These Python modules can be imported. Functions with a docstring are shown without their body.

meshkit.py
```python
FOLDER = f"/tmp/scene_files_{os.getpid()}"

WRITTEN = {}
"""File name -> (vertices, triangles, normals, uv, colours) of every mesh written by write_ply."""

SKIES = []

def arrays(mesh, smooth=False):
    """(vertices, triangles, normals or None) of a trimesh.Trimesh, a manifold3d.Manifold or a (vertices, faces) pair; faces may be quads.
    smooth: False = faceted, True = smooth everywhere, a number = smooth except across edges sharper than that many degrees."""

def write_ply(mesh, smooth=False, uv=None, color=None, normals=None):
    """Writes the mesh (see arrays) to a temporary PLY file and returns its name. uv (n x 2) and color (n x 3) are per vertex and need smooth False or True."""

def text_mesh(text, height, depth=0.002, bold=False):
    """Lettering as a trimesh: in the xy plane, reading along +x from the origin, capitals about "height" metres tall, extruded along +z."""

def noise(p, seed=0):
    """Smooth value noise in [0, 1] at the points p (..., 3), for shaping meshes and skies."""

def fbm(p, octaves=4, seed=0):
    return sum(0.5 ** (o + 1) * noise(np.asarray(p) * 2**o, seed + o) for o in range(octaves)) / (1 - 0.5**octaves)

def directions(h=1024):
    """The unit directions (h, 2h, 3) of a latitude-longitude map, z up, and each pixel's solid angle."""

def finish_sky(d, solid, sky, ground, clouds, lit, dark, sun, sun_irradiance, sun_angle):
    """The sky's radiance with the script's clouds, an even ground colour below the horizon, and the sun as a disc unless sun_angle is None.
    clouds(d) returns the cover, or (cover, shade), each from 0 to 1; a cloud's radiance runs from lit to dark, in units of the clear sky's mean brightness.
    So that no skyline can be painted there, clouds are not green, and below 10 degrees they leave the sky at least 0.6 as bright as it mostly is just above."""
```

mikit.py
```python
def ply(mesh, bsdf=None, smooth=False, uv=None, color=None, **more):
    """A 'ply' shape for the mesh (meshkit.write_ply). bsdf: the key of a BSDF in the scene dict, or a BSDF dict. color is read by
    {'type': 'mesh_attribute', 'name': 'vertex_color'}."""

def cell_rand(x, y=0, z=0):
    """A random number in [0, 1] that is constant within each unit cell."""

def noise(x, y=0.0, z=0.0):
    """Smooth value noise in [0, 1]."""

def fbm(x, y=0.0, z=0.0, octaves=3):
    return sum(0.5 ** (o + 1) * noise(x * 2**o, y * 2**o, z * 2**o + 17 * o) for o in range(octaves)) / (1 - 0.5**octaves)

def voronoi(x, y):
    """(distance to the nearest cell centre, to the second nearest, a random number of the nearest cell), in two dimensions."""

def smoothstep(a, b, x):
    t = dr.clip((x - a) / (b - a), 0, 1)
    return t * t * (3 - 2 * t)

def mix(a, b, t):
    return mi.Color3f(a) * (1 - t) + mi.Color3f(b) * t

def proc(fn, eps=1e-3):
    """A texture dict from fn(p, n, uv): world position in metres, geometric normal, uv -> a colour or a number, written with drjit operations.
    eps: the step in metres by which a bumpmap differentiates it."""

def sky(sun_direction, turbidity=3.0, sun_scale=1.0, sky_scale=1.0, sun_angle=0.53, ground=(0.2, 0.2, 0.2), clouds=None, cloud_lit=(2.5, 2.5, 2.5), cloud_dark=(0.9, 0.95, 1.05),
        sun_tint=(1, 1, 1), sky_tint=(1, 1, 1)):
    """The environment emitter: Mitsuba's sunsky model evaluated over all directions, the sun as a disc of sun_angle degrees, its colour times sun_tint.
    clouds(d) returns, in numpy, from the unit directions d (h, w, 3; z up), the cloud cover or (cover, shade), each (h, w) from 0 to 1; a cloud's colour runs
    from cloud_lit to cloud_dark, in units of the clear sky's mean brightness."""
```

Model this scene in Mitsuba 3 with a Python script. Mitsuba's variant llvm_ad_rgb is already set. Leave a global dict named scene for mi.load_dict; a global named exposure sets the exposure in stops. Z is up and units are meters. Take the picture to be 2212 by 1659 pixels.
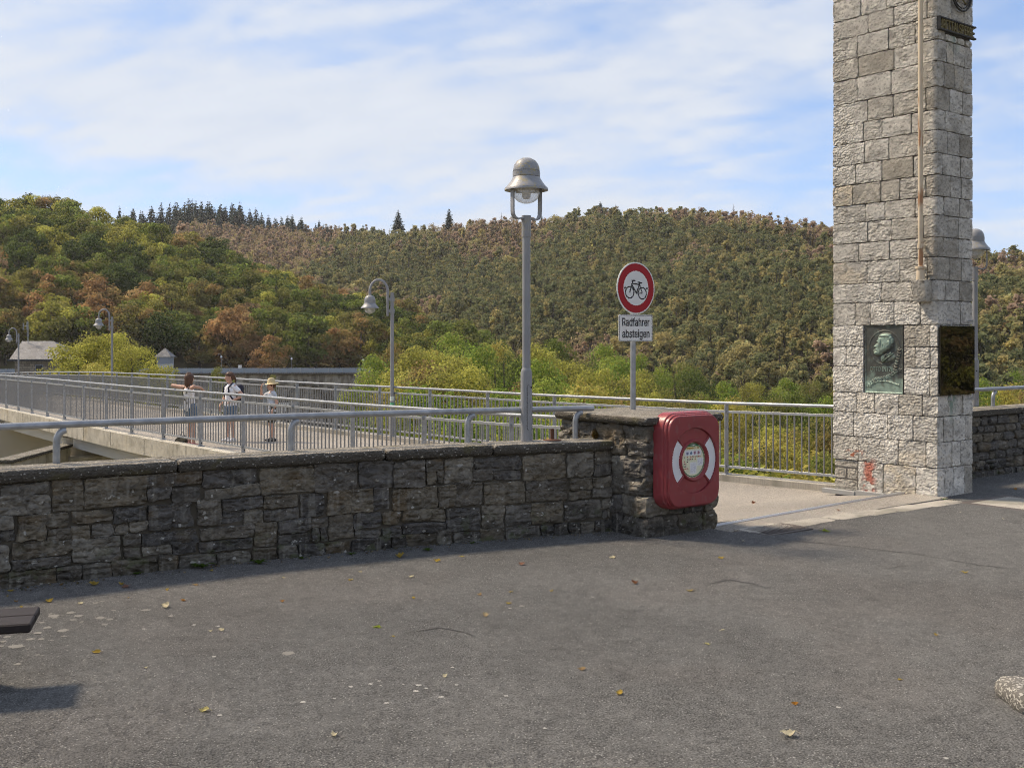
import math, random
import numpy as np, trimesh, mitsuba as mi, drjit as dr
import manifold3d as m3
from shapely.geometry import Polygon, Point, box as sbox, LineString
import mikit, meshkit
from mikit import ply, proc, noise, fbm, voronoi, cell_rand, smoothstep, mix

scene, labels = {}, {}
# ------------------------------------------------------------------ camera, sky, exposure
F, CX, HZ, EYE = 2397.0, 1106.0, 735.0, 2.0
scene['camera'] = {
    'type': 'perspective', 'fov': 2 * math.degrees(math.atan(1106.0 / F)), 'fov_axis': 'x',
    'principal_point_offset_y': 94.5 / 1659.0, 'near_clip': 0.05, 'far_clip': 6000.0,
    'to_world': mi.ScalarTransform4f().look_at(origin=[0, 0, EYE], target=[0, 1, EYE], up=[0, 0, 1])}
SUN_EL, SUN_H = math.radians(51), np.array([-0.92, 0.40])
SUN_H = SUN_H / np.linalg.norm(SUN_H)
SUN = [SUN_H[0] * math.cos(SUN_EL), SUN_H[1] * math.cos(SUN_EL), math.sin(SUN_EL)]


def clouds(d):
    """Thin high cloud: a veil with streaks, torn open to blue in a few places."""
    zz = np.maximum(d[..., 2], 0) + 0.22
    px, py = d[..., 0] / zz, d[..., 1] / zz
    w = meshkit.fbm(np.stack([px * 0.9, py * 0.9, px * 0 + 3.0], -1), 3, 5)
    q = np.stack([px * 1.1 + 1.3 * w, py * 1.9 + 0.9 * w - px * 0.35, px * 0 + 9.3], -1)
    a = meshkit.fbm(q, 6, 11)
    b = meshkit.fbm(np.stack([px * 3.2 + 2.2 * w, py * 6.5 + px * 2.2, px * 0 + 1.7], -1), 5, 23)
    az, el = np.degrees(np.arctan2(d[..., 0], d[..., 1])), np.degrees(np.arcsin(np.clip(d[..., 2], -1, 1)))
    hole = lambda x, y, sx, sy: np.exp(-((az - x) / sx) ** 2 - ((el - y) / sy) ** 2)
    tear = 0.78 * (0.24 * hole(-25, 8.3, 7, 2.0) + 0.12 * hole(-16, 7, 6, 1.5) + 0.20 * hole(15, 9.0, 6, 3.0) + 0.22 * hole(26, 9, 6, 3.5) + 0.10 * hole(3, 17, 6, 2.0) + 0.12 * hole(-9, 14.5, 5, 1.5) + 0.12 * hole(24, 16, 6, 3))
    thick = 0.13 * hole(-14, 11, 13, 4.5) + 0.10 * hole(5, 12.5, 10, 3)
    f = meshkit.fbm(np.stack([px * 13 + 4 * b, py * 19 + px * 5, px * 0 + 6.1], -1), 5, 41)
    c = 0.40 * a + 0.34 * b + 0.26 * f - tear + thick
    cover = np.clip((c - 0.28) / 0.36, 0, 1)
    cover = 0.08 + 0.82 * cover * cover * (3 - 2 * cover)
    shade = np.clip(1.05 - 0.95 * b - 0.55 * f - 0.25 * a + 0.6 * tear, 0, 0.8)
    return cover, shade


scene['sky'] = mikit.sky(SUN, turbidity=3.0, sun_scale=0.76, sky_scale=1.0, sun_angle=8.0, clouds=clouds,
                         cloud_lit=(1.86, 1.94, 2.07), cloud_dark=(1.40, 1.56, 1.86), sky_tint=(1.02, 1.0, 1.05))
exposure = 2.2
HAZE = 0.00013

# ------------------------------------------------------------------ frames and helpers
C0 = np.array([1.36, 11.23])                       # pillar corner; e1 runs along the wall, e2 along the bridge
E1 = np.array([.79, .613]); E1 = E1 / np.linalg.norm(E1)
E2 = np.array([-E1[1], E1[0]])
T0 = np.array([5.541, 14.4525])                    # tower corner


def ec(a, b, z=0.0):
    p = C0 + a * E1 + b * E2
    return np.array([p[0], p[1], z])


def to_ec(p):
    d = np.asarray(p, float)[..., :2] - C0
    return d @ E1, d @ E2


def frame(origin, x=E1, y=E2):
    m = np.eye(4)
    m[:2, 0], m[:2, 1], m[:3, 3] = x, y, [origin[0], origin[1], origin[2] if len(origin) > 2 else 0]
    return m


FT = frame(T0)
FC = frame(C0)
used = set()


def num(base):
    if base not in used:
        used.add(base)
        return base
    i = 1
    while f'{base}_{i:03d}' in used:
        i += 1
    used.add(f'{base}_{i:03d}')
    return f'{base}_{i:03d}'


def tag(key, label=None, cat=None, group=None, kind=None):
    d = labels.setdefault(key, {})
    for k, v in (('label', label), ('category', cat), ('group', group), ('kind', kind)):
        if v:
            d[k] = v


def add(name, mesh, bsdf, parent=None, smooth=False, uv=None, color=None, M=None, kind=None, label=None):
    key = num(f'{parent}__{name}' if parent else name)
    if isinstance(mesh, list):
        mesh = cat(mesh)
    if M is not None:
        mesh = xf(mesh, M)
    if uv is not None and np.ndim(uv) == 1:
        if hasattr(mesh, 'to_mesh'):
            mesh = tm(mesh)
        if smooth not in (False, True):
            mesh = trimesh.graph.smooth_shade(mesh, angle=np.radians(smooth), facet_minarea=None)
            smooth = True
        uv = np.tile(np.asarray(uv, float), (len(mesh.vertices), 1))
    if color is not None and np.ndim(color) == 1:
        color = np.tile(np.asarray(color, float), (len(mesh.vertices), 1))
        if smooth not in (False, True):
            smooth = False
    scene[key] = ply(mesh, bsdf, smooth=smooth, uv=uv, color=color)
    if kind:
        tag(key, kind=kind)
    if label:
        tag(key, label=label)
    return key


def thing(name, label, category, group=None):
    key = num(name)
    tag(key, label, category, group)
    return key


def tm(m):
    q = m.to_mesh()
    return trimesh.Trimesh(np.array(q.vert_properties[:, :3], float), np.array(q.tri_verts, int), process=False)


def xf(mesh, M):
    if hasattr(mesh, 'to_mesh'):
        mesh = tm(mesh)
    mesh = mesh.copy()
    mesh.apply_transform(M)
    return mesh


def cat(ms):
    return trimesh.util.concatenate([tm(m) if hasattr(m, 'to_mesh') else m for m in ms])


def tr(x=0, y=0, z=0):
    m = np.eye(4); m[:3, 3] = x, y, z
    return m


def rot(axis, deg):
    return trimesh.transformations.rotation_matrix(math.radians(deg), axis)


def box(x0, x1, y0, y1, z0, z1):
    m = trimesh.creation.box((x1 - x0, y1 - y0, z1 - z0))
    m.apply_translation(((x0 + x1) / 2, (y0 + y1) / 2, (z0 + z1) / 2))
    return m


def cbox(x0, x1, y0, y1, z0, z1, c=0.01):
    """Box with chamfered edges."""
    pts = []
    for x in (x0, x1):
        for y in (y0, y1):
            for z in (z0, z1):
                sx, sy, sz = (1 if x == x0 else -1), (1 if y == y0 else -1), (1 if z == z0 else -1)
                pts += [(x + sx * c, y + sy * c, z), (x + sx * c, y, z + sz * c), (x, y + sy * c, z + sz * c)]
    return trimesh.convex.convex_hull(np.array(pts))


def tube(path, r, n=12, caps=True):
    p = np.asarray(path, float)
    r = np.broadcast_to(r, (len(p),))
    t = np.gradient(p, axis=0)
    t /= np.linalg.norm(t, axis=1, keepdims=True) + 1e-12
    a = np.cross(t[0], [0, 0, 1.0] if abs(t[0][2]) < 0.9 else [1.0, 0, 0])
    A = []
    for k in range(len(p)):
        a = a - t[k] * (a @ t[k]); a /= np.linalg.norm(a)
        A.append(a)
    A = np.array(A); B = np.cross(t, A)
    ang = np.arange(n) * 2 * np.pi / n
    v = p[:, None] + r[:, None, None] * (np.cos(ang)[None, :, None] * A[:, None] + np.sin(ang)[None, :, None] * B[:, None])
    i, j = np.meshgrid(np.arange(len(p) - 1), np.arange(n), indexing='ij')
    q = np.stack([i * n + j, i * n + (j + 1) % n, (i + 1) * n + (j + 1) % n, (i + 1) * n + j], -1).reshape(-1, 4)
    f = np.vstack([q[:, [0, 1, 2]], q[:, [0, 2, 3]]])
    v = v.reshape(-1, 3)
    if caps:
        L = len(v)
        v = np.vstack([v, p[0], p[-1]])
        k = np.arange(n)
        f = np.vstack([f, np.stack([(k + 1) % n, k, k * 0 + L], 1), np.stack([(len(p) - 1) * n + k, (len(p) - 1) * n + (k + 1) % n, k * 0 + L + 1], 1)])
    return trimesh.Trimesh(v, f, process=False)


def lathe(prof, n=28):
    """Revolve (r, z) points about z."""
    prof = np.asarray(prof, float)
    ang = np.arange(n) * 2 * np.pi / n
    v = np.stack([prof[:, None, 0] * np.cos(ang), prof[:, None, 0] * np.sin(ang), np.broadcast_to(prof[:, None, 1], (len(prof), n))], -1).reshape(-1, 3)
    i, j = np.meshgrid(np.arange(len(prof) - 1), np.arange(n), indexing='ij')
    q = np.stack([i * n + j, i * n + (j + 1) % n, (i + 1) * n + (j + 1) % n, (i + 1) * n + j], -1).reshape(-1, 4)
    f = np.vstack([q[:, [0, 1, 2]], q[:, [0, 2, 3]]])
    m = trimesh.Trimesh(v, f, process=False)
    a = m.area_faces
    m.update_faces(a > 1e-12)
    return m


def extrude(poly, h, z0=0.0):
    gs = list(getattr(poly, 'geoms', [poly]))
    ms = [trimesh.creation.extrude_polygon(g, h, engine='earcut') for g in gs if g.area > 1e-9]
    m = trimesh.util.concatenate(ms)
    m.apply_translation((0, 0, z0))
    return m


def rock(x0, x1, y0, y1, z0, z1, res=0.04, amp=0.01, rnd=0.02, seed=0, freq=9.0, ridge=0.0, warp=0.0, nmax=14):
    """A hewn stone: a box of quads whose faces are knocked about by noise and whose edges are broken."""
    n = [max(2, min(nmax, int(round((b - a) / res)))) for a, b in ((x0, x1), (y0, y1), (z0, z1))]
    verts, faces, idx = [], [], {}

    def vid(i, j, k):
        key = (i, j, k)
        if key not in idx:
            idx[key] = len(verts)
            verts.append((i / n[0], j / n[1], k / n[2]))
        return idx[key]
    for ax in range(3):
        u, w = [a for a in range(3) if a != ax]
        for side in (0, n[ax]):
            for i in range(n[u]):
                for j in range(n[w]):
                    quad = []
                    for di, dj in ((0, 0), (1, 0), (1, 1), (0, 1)):
                        c = [0, 0, 0]; c[ax] = side; c[u] = i + di; c[w] = j + dj
                        quad.append(vid(*c))
                    flip = (side == 0) ^ (ax == 1)
                    faces.append(quad[::-1] if flip else quad)
    t = np.array(verts)
    lo, hi = np.array([x0, y0, z0]), np.array([x1, y1, z1])
    size = hi - lo
    p = lo + t * size
    ctr = (lo + hi) / 2
    s = (t - 0.5) * 2
    half = size / 2
    # round edges: pull points of two or more near-extreme axes inward
    d = half * (1 - np.abs(s))
    near = np.clip(1 - d / rnd, 0, 1)
    cnt = near.sum(1, keepdims=True)
    pull = np.clip(cnt - 1, 0, 2) * rnd * 0.42
    p = p - np.sign(s) * near * pull
    q = p * freq + seed * 13.7
    nz = np.stack([meshkit.fbm(q + 31.1 * k, 3, 7 + k) - 0.5 for k in range(3)], -1)
    if ridge:
        r = np.abs(meshkit.noise(q * 0.7 + 5.5, 3) - 0.5) * 2
        nz = nz + ridge * (0.5 - r)[:, None] * np.sign(s) * (near > 0.95)
    face = (near > 0.95).astype(float)
    p = p + nz * amp * 2 * (0.35 + 0.65 * face)
    if warp:
        p = p + (np.stack([meshkit.noise(p * 2.2 + seed * 3.1 + 11 * k, k) - 0.5 for k in range(3)], -1)) * warp * np.array([1, 0.2, 1])
    f = np.array(faces)
    return trimesh.Trimesh(p, np.vstack([f[:, [0, 1, 2]], f[:, [0, 2, 3]]]), process=False)


# ------------------------------------------------------------------ materials
def rgb(c):
    return {'type': 'rgb', 'value': [float(x) for x in c]}


def two(b):
    return {'type': 'twosided', 'bsdf': b}


def plain(name, c, rough=0.6, metallic=0.0, spec=0.4, **k):
    scene[name] = two({'type': 'principled', 'base_color': rgb(c), 'roughness': rough, 'metallic': metallic, 'specular': spec, **k})


def texd(name, fn, rough=0.7, spec=0.3, bump=None, scale=1.0, eps=1e-3, metallic=0.0):
    b = {'type': 'principled', 'base_color': proc(fn), 'roughness': rough, 'specular': spec, 'metallic': metallic}
    if bump is not None:
        b = {'type': 'bumpmap', 'arbitrary': proc(bump, eps), 'scale': scale, 'bsdf': b}
    scene[name] = two(b)


def C(*v):
    return mi.Color3f(*v)


def f_asphalt(p, n, uv):
    x, y = p.x, p.y
    big = fbm(x * 0.55, y * 0.55, 2.0, 4)
    mid = fbm(x * 3.1, y * 3.1, 7.0, 3)
    d1, d2, r = voronoi(x * 88, y * 88)
    k = noise(x * 48 + 9, y * 48)
    rough = smoothstep(0.42, 0.62, fbm(x * 0.8 + 31, y * 0.8, 5.0, 3))     # where the binder has worn off the stones
    g = 0.58 + 0.16 * (big - 0.5) + 0.12 * (mid - 0.5)
    grain = (0.50 + 1.0 * r) * smoothstep(0.95, 0.15, d1 * (0.85 + 0.22 * rough)) + 0.30 * (k - 0.5) + 0.42 * (noise(x * 21, y * 21, 4.0) - 0.5) + 0.22 * (noise(x * 9, y * 9, 8.0) - 0.5)
    v = 0.166 * g * (0.40 + 0.80 * grain)
    c = C(v * 1.015, v * 1.0, v * 0.95)
    tint = fbm(x * 0.9 + 20, y * 0.9, 3.0, 3)
    c = mix(c, C(v * 1.09, v * 0.99, v * 0.90), smoothstep(0.46, 0.66, tint) * 0.3)
    bright = dr.select(r > 0.955, smoothstep(0.4, 0.15, d1), 0)
    return mix(c, C(0.36, 0.355, 0.335), bright * 0.8)


def b_asphalt(p, n, uv):
    d1, d2, r = voronoi(p.x * 80, p.y * 80)
    return 0.008 * (1 - smoothstep(0.0, 0.6, d1)) * (0.4 + r) + 0.006 * noise(p.x * 40, p.y * 40)


def f_deck(p, n, uv):
    x, y = p.x, p.y
    big = fbm(x * 0.5, y * 0.5, 2.0, 4)
    d1, d2, r = voronoi(x * 60, y * 60)
    v = 0.72 + 0.5 * (big - 0.5) + 0.42 * (r - 0.5)
    c = C(0.335 * v, 0.305 * v, 0.262 * v)
    return mix(c, C(0.19, 0.18, 0.165), smoothstep(0.55, 0.75, fbm(x * 1.1, y * 1.1, 9.0, 3)) * 0.6)


def f_strip(p, n, uv):
    v = 0.8 + 0.55 * (fbm(p.x * 5, p.y * 5, p.z * 5, 4) - 0.5) + 0.22 * (cell_rand(dr.floor(p.x * 120), dr.floor(p.y * 120)) - 0.5)
    c = C(0.36 * v, 0.335 * v, 0.285 * v)
    return mix(c, C(0.17, 0.16, 0.13), smoothstep(0.52, 0.72, fbm(p.x * 2.2 + 4, p.y * 2.2, 1.0, 3)) * 0.7)


def f_wallstone(p, n, uv):
    a, b = uv.x, uv.y
    x, y, z = p.x, p.y, p.z
    m = fbm(x * 6 + a * 40, y * 6, z * 9 + b * 20, 4)
    s = fbm(x * 38, y * 38, z * 38, 3)
    base = mix(C(0.070, 0.065, 0.059), C(0.112, 0.096, 0.070), smoothstep(0.2, 0.75, a))
    base = mix(base, C(0.150, 0.137, 0.112), smoothstep(0.72, 0.95, b))
    base = mix(base, C(0.058, 0.055, 0.051), smoothstep(0.3, 0.0, b))
    c = base * (0.36 + 1.70 * m) * (0.50 + 1.0 * s)
    c = c * (1 - 0.45 * smoothstep(0.22, 0.0, z + 0.12 * (m - 0.5)))  # shading at the foot of the stonework, put into its colour
    och = smoothstep(0.58, 0.72, fbm(x * 4.5 + 3, y * 4.5, z * 4.5 + a * 9, 3))
    c = mix(c, C(0.125, 0.082, 0.036), och * 0.45 * smoothstep(0.35, 0.8, a))
    vein = smoothstep(0.035, 0.0, dr.abs(fbm(x * 9 + a * 7, y * 9, z * 13, 3) - 0.5))
    c = mix(c, C(0.21, 0.20, 0.18), vein * 0.38)
    c = mix(c, c * 0.45, smoothstep(0.05, 0.0, dr.abs(fbm(x * 7 + 3, y * 7 + b * 5, z * 10, 3) - 0.46)) * 0.6)
    run = smoothstep(0.55, 0.75, fbm(x * 22, y * 22, z * 2.2, 3))
    c = mix(c, C(0.25, 0.235, 0.20), run * 0.38)
    lich = smoothstep(0.735, 0.78, fbm(x * 21 + 8, y * 21, z * 21, 3))
    c = mix(c, C(0.42, 0.41, 0.37), lich * 0.7)
    moss = smoothstep(0.6, 0.72, fbm(x * 9 + 1, y * 9 + 5, z * 9, 3)) * smoothstep(0.45, 0.0, z)
    return mix(c, C(0.07, 0.085, 0.03), moss * 0.5)


def b_stone(p, n, uv):
    r = dr.abs(noise(p.x * 13, p.y * 13, p.z * 19) - 0.5)
    return 0.055 * r + 0.045 * dr.abs(fbm(p.x * 30, p.y * 30, p.z * 30, 3) - 0.5)


def f_mortar(p, n, uv):
    v = 0.55 + 0.9 * fbm(p.x * 14, p.y * 14, p.z * 14, 3)
    return C(0.085 * v, 0.075 * v, 0.059 * v)


def f_tower(p, n, uv):
    a, b = uv.x, uv.y
    x, y, z = p.x, p.y, p.z
    m = fbm(x * 5 + a * 40, y * 5, z * 5 + b * 20, 3)
    s = fbm(x * 34, y * 34, z * 34, 3)
    base = mix(C(0.46, 0.44, 0.395), C(0.57, 0.55, 0.50), a)
    base = mix(base, C(0.37, 0.345, 0.295), smoothstep(0.75, 1.0, b))
    base = mix(base, C(0.45, 0.40, 0.315), smoothstep(0.10, 0.0, b) * smoothstep(0.35, 0.65, m))
    c = base * (0.66 + 0.72 * m) * (0.80 + 0.40 * fbm(x * 60, y * 60, z * 60, 2))
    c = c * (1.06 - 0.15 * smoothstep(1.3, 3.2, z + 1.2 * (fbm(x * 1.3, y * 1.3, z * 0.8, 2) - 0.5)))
    grime = smoothstep(0.54, 0.70, fbm(x * 9 + 3, y * 9, z * 9, 4))
    c = mix(c, C(0.15, 0.14, 0.12), grime * 0.36)
    pit = smoothstep(0.56, 0.70, s)
    c = mix(c, C(0.16, 0.145, 0.12), pit * 0.5)
    c = mix(c, c * 1.16, smoothstep(0.45, 0.3, s) * 0.8)
    # red stain on the lowest course and green run-off below the dark panel
    qa, qb = (x - T0[0]) * E1[0] + (y - T0[1]) * E1[1], (x - T0[0]) * E2[0] + (y - T0[1]) * E2[1]
    rd = smoothstep(0.15, 0.03, dr.abs(qb - 1.02)) * smoothstep(0.42, 0.30, z) * smoothstep(0.03, 0.0, qa)
    rd = rd * smoothstep(0.36, 0.52, fbm(x * 11, y * 11, z * 11, 3))
    c = mix(c, C(0.40, 0.105, 0.065), rd * 0.85)
    rd2 = smoothstep(0.2, 0.05, dr.abs(qb - 1.25)) * smoothstep(0.09, 0.02, dr.abs(z - 0.42)) * smoothstep(0.03, 0.0, qa)
    c = mix(c, C(0.36, 0.13, 0.075), rd2 * smoothstep(0.5, 0.62, fbm(x * 15, y * 15, z * 15, 3)))
    gr = smoothstep(0.14, 0.04, dr.abs(qa - 0.36 + 0.06 * (fbm(z * 6, 2.0, 3.0, 2) - 0.5))) * smoothstep(0.03, 0.0, qb) * smoothstep(0.8, 1.25, z) * smoothstep(1.5, 1.3, z)
    gr = gr + smoothstep(0.2, 0.05, dr.abs(qa - 0.4)) * smoothstep(0.03, 0.0, qb) * smoothstep(5.75, 5.98, z) * smoothstep(6.06, 6.03, z)
    c = mix(c, C(0.19, 0.29, 0.235), dr.clip(gr, 0, 1) * smoothstep(0.38, 0.6, fbm(x * 20, y * 20, z * 7, 3)) * 0.8)
    return c


def b_tower(p, n, uv):
    k = p.x * E1[0] + p.y * E1[1] - p.x * E2[0] - p.y * E2[1]
    q = fbm(k * 13 + p.z * 13, p.z * 24 - k * 6, p.x * 9, 3)
    return 0.095 * dr.abs(q - 0.5) + 0.035 * fbm(p.x * 55, p.y * 55, p.z * 55, 2)


def f_cap(p, n, uv):
    x, y, z = p.x, p.y, p.z
    k = noise(x * 95, y * 95, z * 95)
    k2 = noise(x * 60 + 7, y * 60, z * 60)
    m = fbm(x * 4, y * 4, z * 4, 4)
    v = (0.6 + 0.8 * m) * (0.45 + 1.1 * k)
    c = C(0.185 * v, 0.170 * v, 0.143 * v)
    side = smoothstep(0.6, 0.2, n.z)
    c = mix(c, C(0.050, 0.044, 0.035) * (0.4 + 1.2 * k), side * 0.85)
    c = mix(c, C(0.46, 0.44, 0.39), smoothstep(0.80, 0.88, k2) * 0.75)
    return mix(c, C(0.085, 0.075, 0.03), smoothstep(0.6, 0.74, fbm(x * 7 + 2, y * 7, z * 7, 3)) * 0.5)


def b_cap(p, n, uv):
    return 0.010 * noise(p.x * 70, p.y * 70, p.z * 70) + 0.02 * fbm(p.x * 16, p.y * 16, p.z * 16, 3)


def f_conc(p, n, uv):
    x, y, z = p.x, p.y, p.z
    m = fbm(x * 1.4, y * 1.4, z * 1.4, 4)
    v = 0.78 + 0.45 * (m - 0.5) + 0.2 * (fbm(x * 13, y * 13, z * 13, 2) - 0.5)
    c = C(0.52 * v, 0.485 * v, 0.405 * v)
    run = smoothstep(0.50, 0.72, fbm(x * 7, y * 7, z * 0.8, 3))
    spots = smoothstep(0.52, 0.7, fbm(x * 5 + 3, y * 5, z * 4, 4))
    c = mix(c, C(0.12, 0.11, 0.075), dr.clip(run * 0.30 + spots * 0.30, 0, 0.7))
    return mix(c, C(0.36, 0.27, 0.12), smoothstep(0.6, 0.8, fbm(x * 1.2 + 7, y * 1.2, z * 0.6, 3)) * 0.4)


def f_galv(p, n, uv):
    m = fbm(p.x * 14, p.y * 14, p.z * 14, 3)
    k = cell_rand(dr.floor(p.x * 70), dr.floor(p.y * 70), dr.floor(p.z * 70))
    v = 0.8 + 0.5 * (m - 0.5) + 0.07 * (k - 0.5)
    return C(0.41 * v, 0.43 * v, 0.455 * v)


def f_lamp(p, n, uv):
    m = fbm(p.x * 9, p.y * 9, p.z * 5, 3)
    v = 0.9 + 0.25 * (m - 0.5)
    c = C(0.285 * v, 0.29 * v, 0.30 * v)
    li = smoothstep(0.5, 0.62, fbm(p.x * 34, p.y * 34, p.z * 34, 3)) * uv.x * smoothstep(0.47, 0.60, fbm(p.x * 6 + 3, p.y * 6, p.z * 6, 2))
    return mix(c, C(0.36, 0.30, 0.14), li * 0.9)


def f_bronze(p, n, uv):
    x, y, z = p.x, p.y, p.z
    g = uv.x   # how proud the relief stands
    v = smoothstep(0.42, 0.80, 0.45 * fbm(x * 18, y * 18, z * 11, 4) + 0.60 * g + 0.30 * smoothstep(1.62, 1.32, z))
    c = mix(C(0.058, 0.062, 0.055), C(0.29, 0.40, 0.33), v * 0.85)
    return mix(c, C(0.11, 0.09, 0.06), smoothstep(0.6, 0.75, fbm(x * 20, y * 20, z * 20, 2)) * 0.4)


def f_rustpole(p, n, uv):
    r = smoothstep(0.60, 0.72, fbm(p.x * 20, p.y * 20, p.z * 2.6, 4))
    v = 0.9 + 0.3 * (fbm(p.x * 9, p.y * 9, p.z * 5, 3) - 0.5)
    return mix(C(0.60 * v, 0.50 * v, 0.36 * v), C(0.30, 0.13, 0.05), r * 0.85)


def f_floor(p, n, uv):
    v = 0.6 + 0.8 * fbm(p.x * 0.12, p.y * 0.12, p.z * 0.12, 4)
    return C(0.17 * v, 0.15 * v, 0.085 * v)


def f_dam(p, n, uv):
    x, z = p.x * 0.98 + p.y * 0.2, p.z
    row = dr.floor(z * 2.2)
    k = cell_rand(dr.floor(x * 1.3 + 0.5 * row), row)
    m = fbm(x * 0.8, z * 0.8, 3.0, 4)
    st = smoothstep(0.5, 0.7, fbm(x * 1.6, z * 0.35, 5.0, 4))
    v = (0.55 + 0.5 * k) * (0.55 + 0.9 * m)
    c = C(0.21 * v, 0.19 * v, 0.16 * v)
    return mix(c, C(0.42, 0.41, 0.37), st * 0.45)


def f_house(p, n, uv):
    x, z = p.x + p.y * 0.4, p.z
    row = dr.floor(z * 4.6)
    k = cell_rand(dr.floor(x * 2.3 + 0.5 * row + 0.3 * cell_rand(row)), row)
    fz = z * 4.6 - row
    fx = x * 2.3 + 0.5 * row + 0.3 * cell_rand(row)
    fx = fx - dr.floor(fx)
    j = dr.clip(smoothstep(0.14, 0.04, dr.minimum(fz, 1 - fz)) + smoothstep(0.1, 0.03, dr.minimum(fx, 1 - fx)), 0, 1)
    c = mix(C(0.15, 0.125, 0.095), C(0.25, 0.215, 0.165), k)
    return mix(c, C(0.08, 0.07, 0.055), j * 0.7)


def f_slate(p, n, uv):
    row = dr.floor(p.z * 7.5)
    k = cell_rand(dr.floor((p.x + p.y) * 3.0 + 0.5 * row), row)
    f = p.z * 7.5 - row
    v = (0.75 + 0.5 * k) * (1 - 0.35 * smoothstep(0.2, 0.0, f))
    c = C(0.110 * v, 0.114 * v, 0.124 * v)
    return mix(c, C(0.24, 0.24, 0.23), smoothstep(0.62, 0.74, fbm(p.x * 3, p.y * 3, p.z * 3, 3)) * 0.4)


def f_red(p, n, uv):
    m = fbm(p.x * 7, p.y * 7, p.z * 7, 4)
    v = 0.85 + 0.3 * m
    c = C(0.255 * v, 0.043 * v, 0.048 * v)
    sc = smoothstep(0.62, 0.74, fbm(p.x * 26, p.y * 26, p.z * 11, 3))
    return mix(c, C(0.24, 0.10, 0.10), sc * 0.35)


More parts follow.
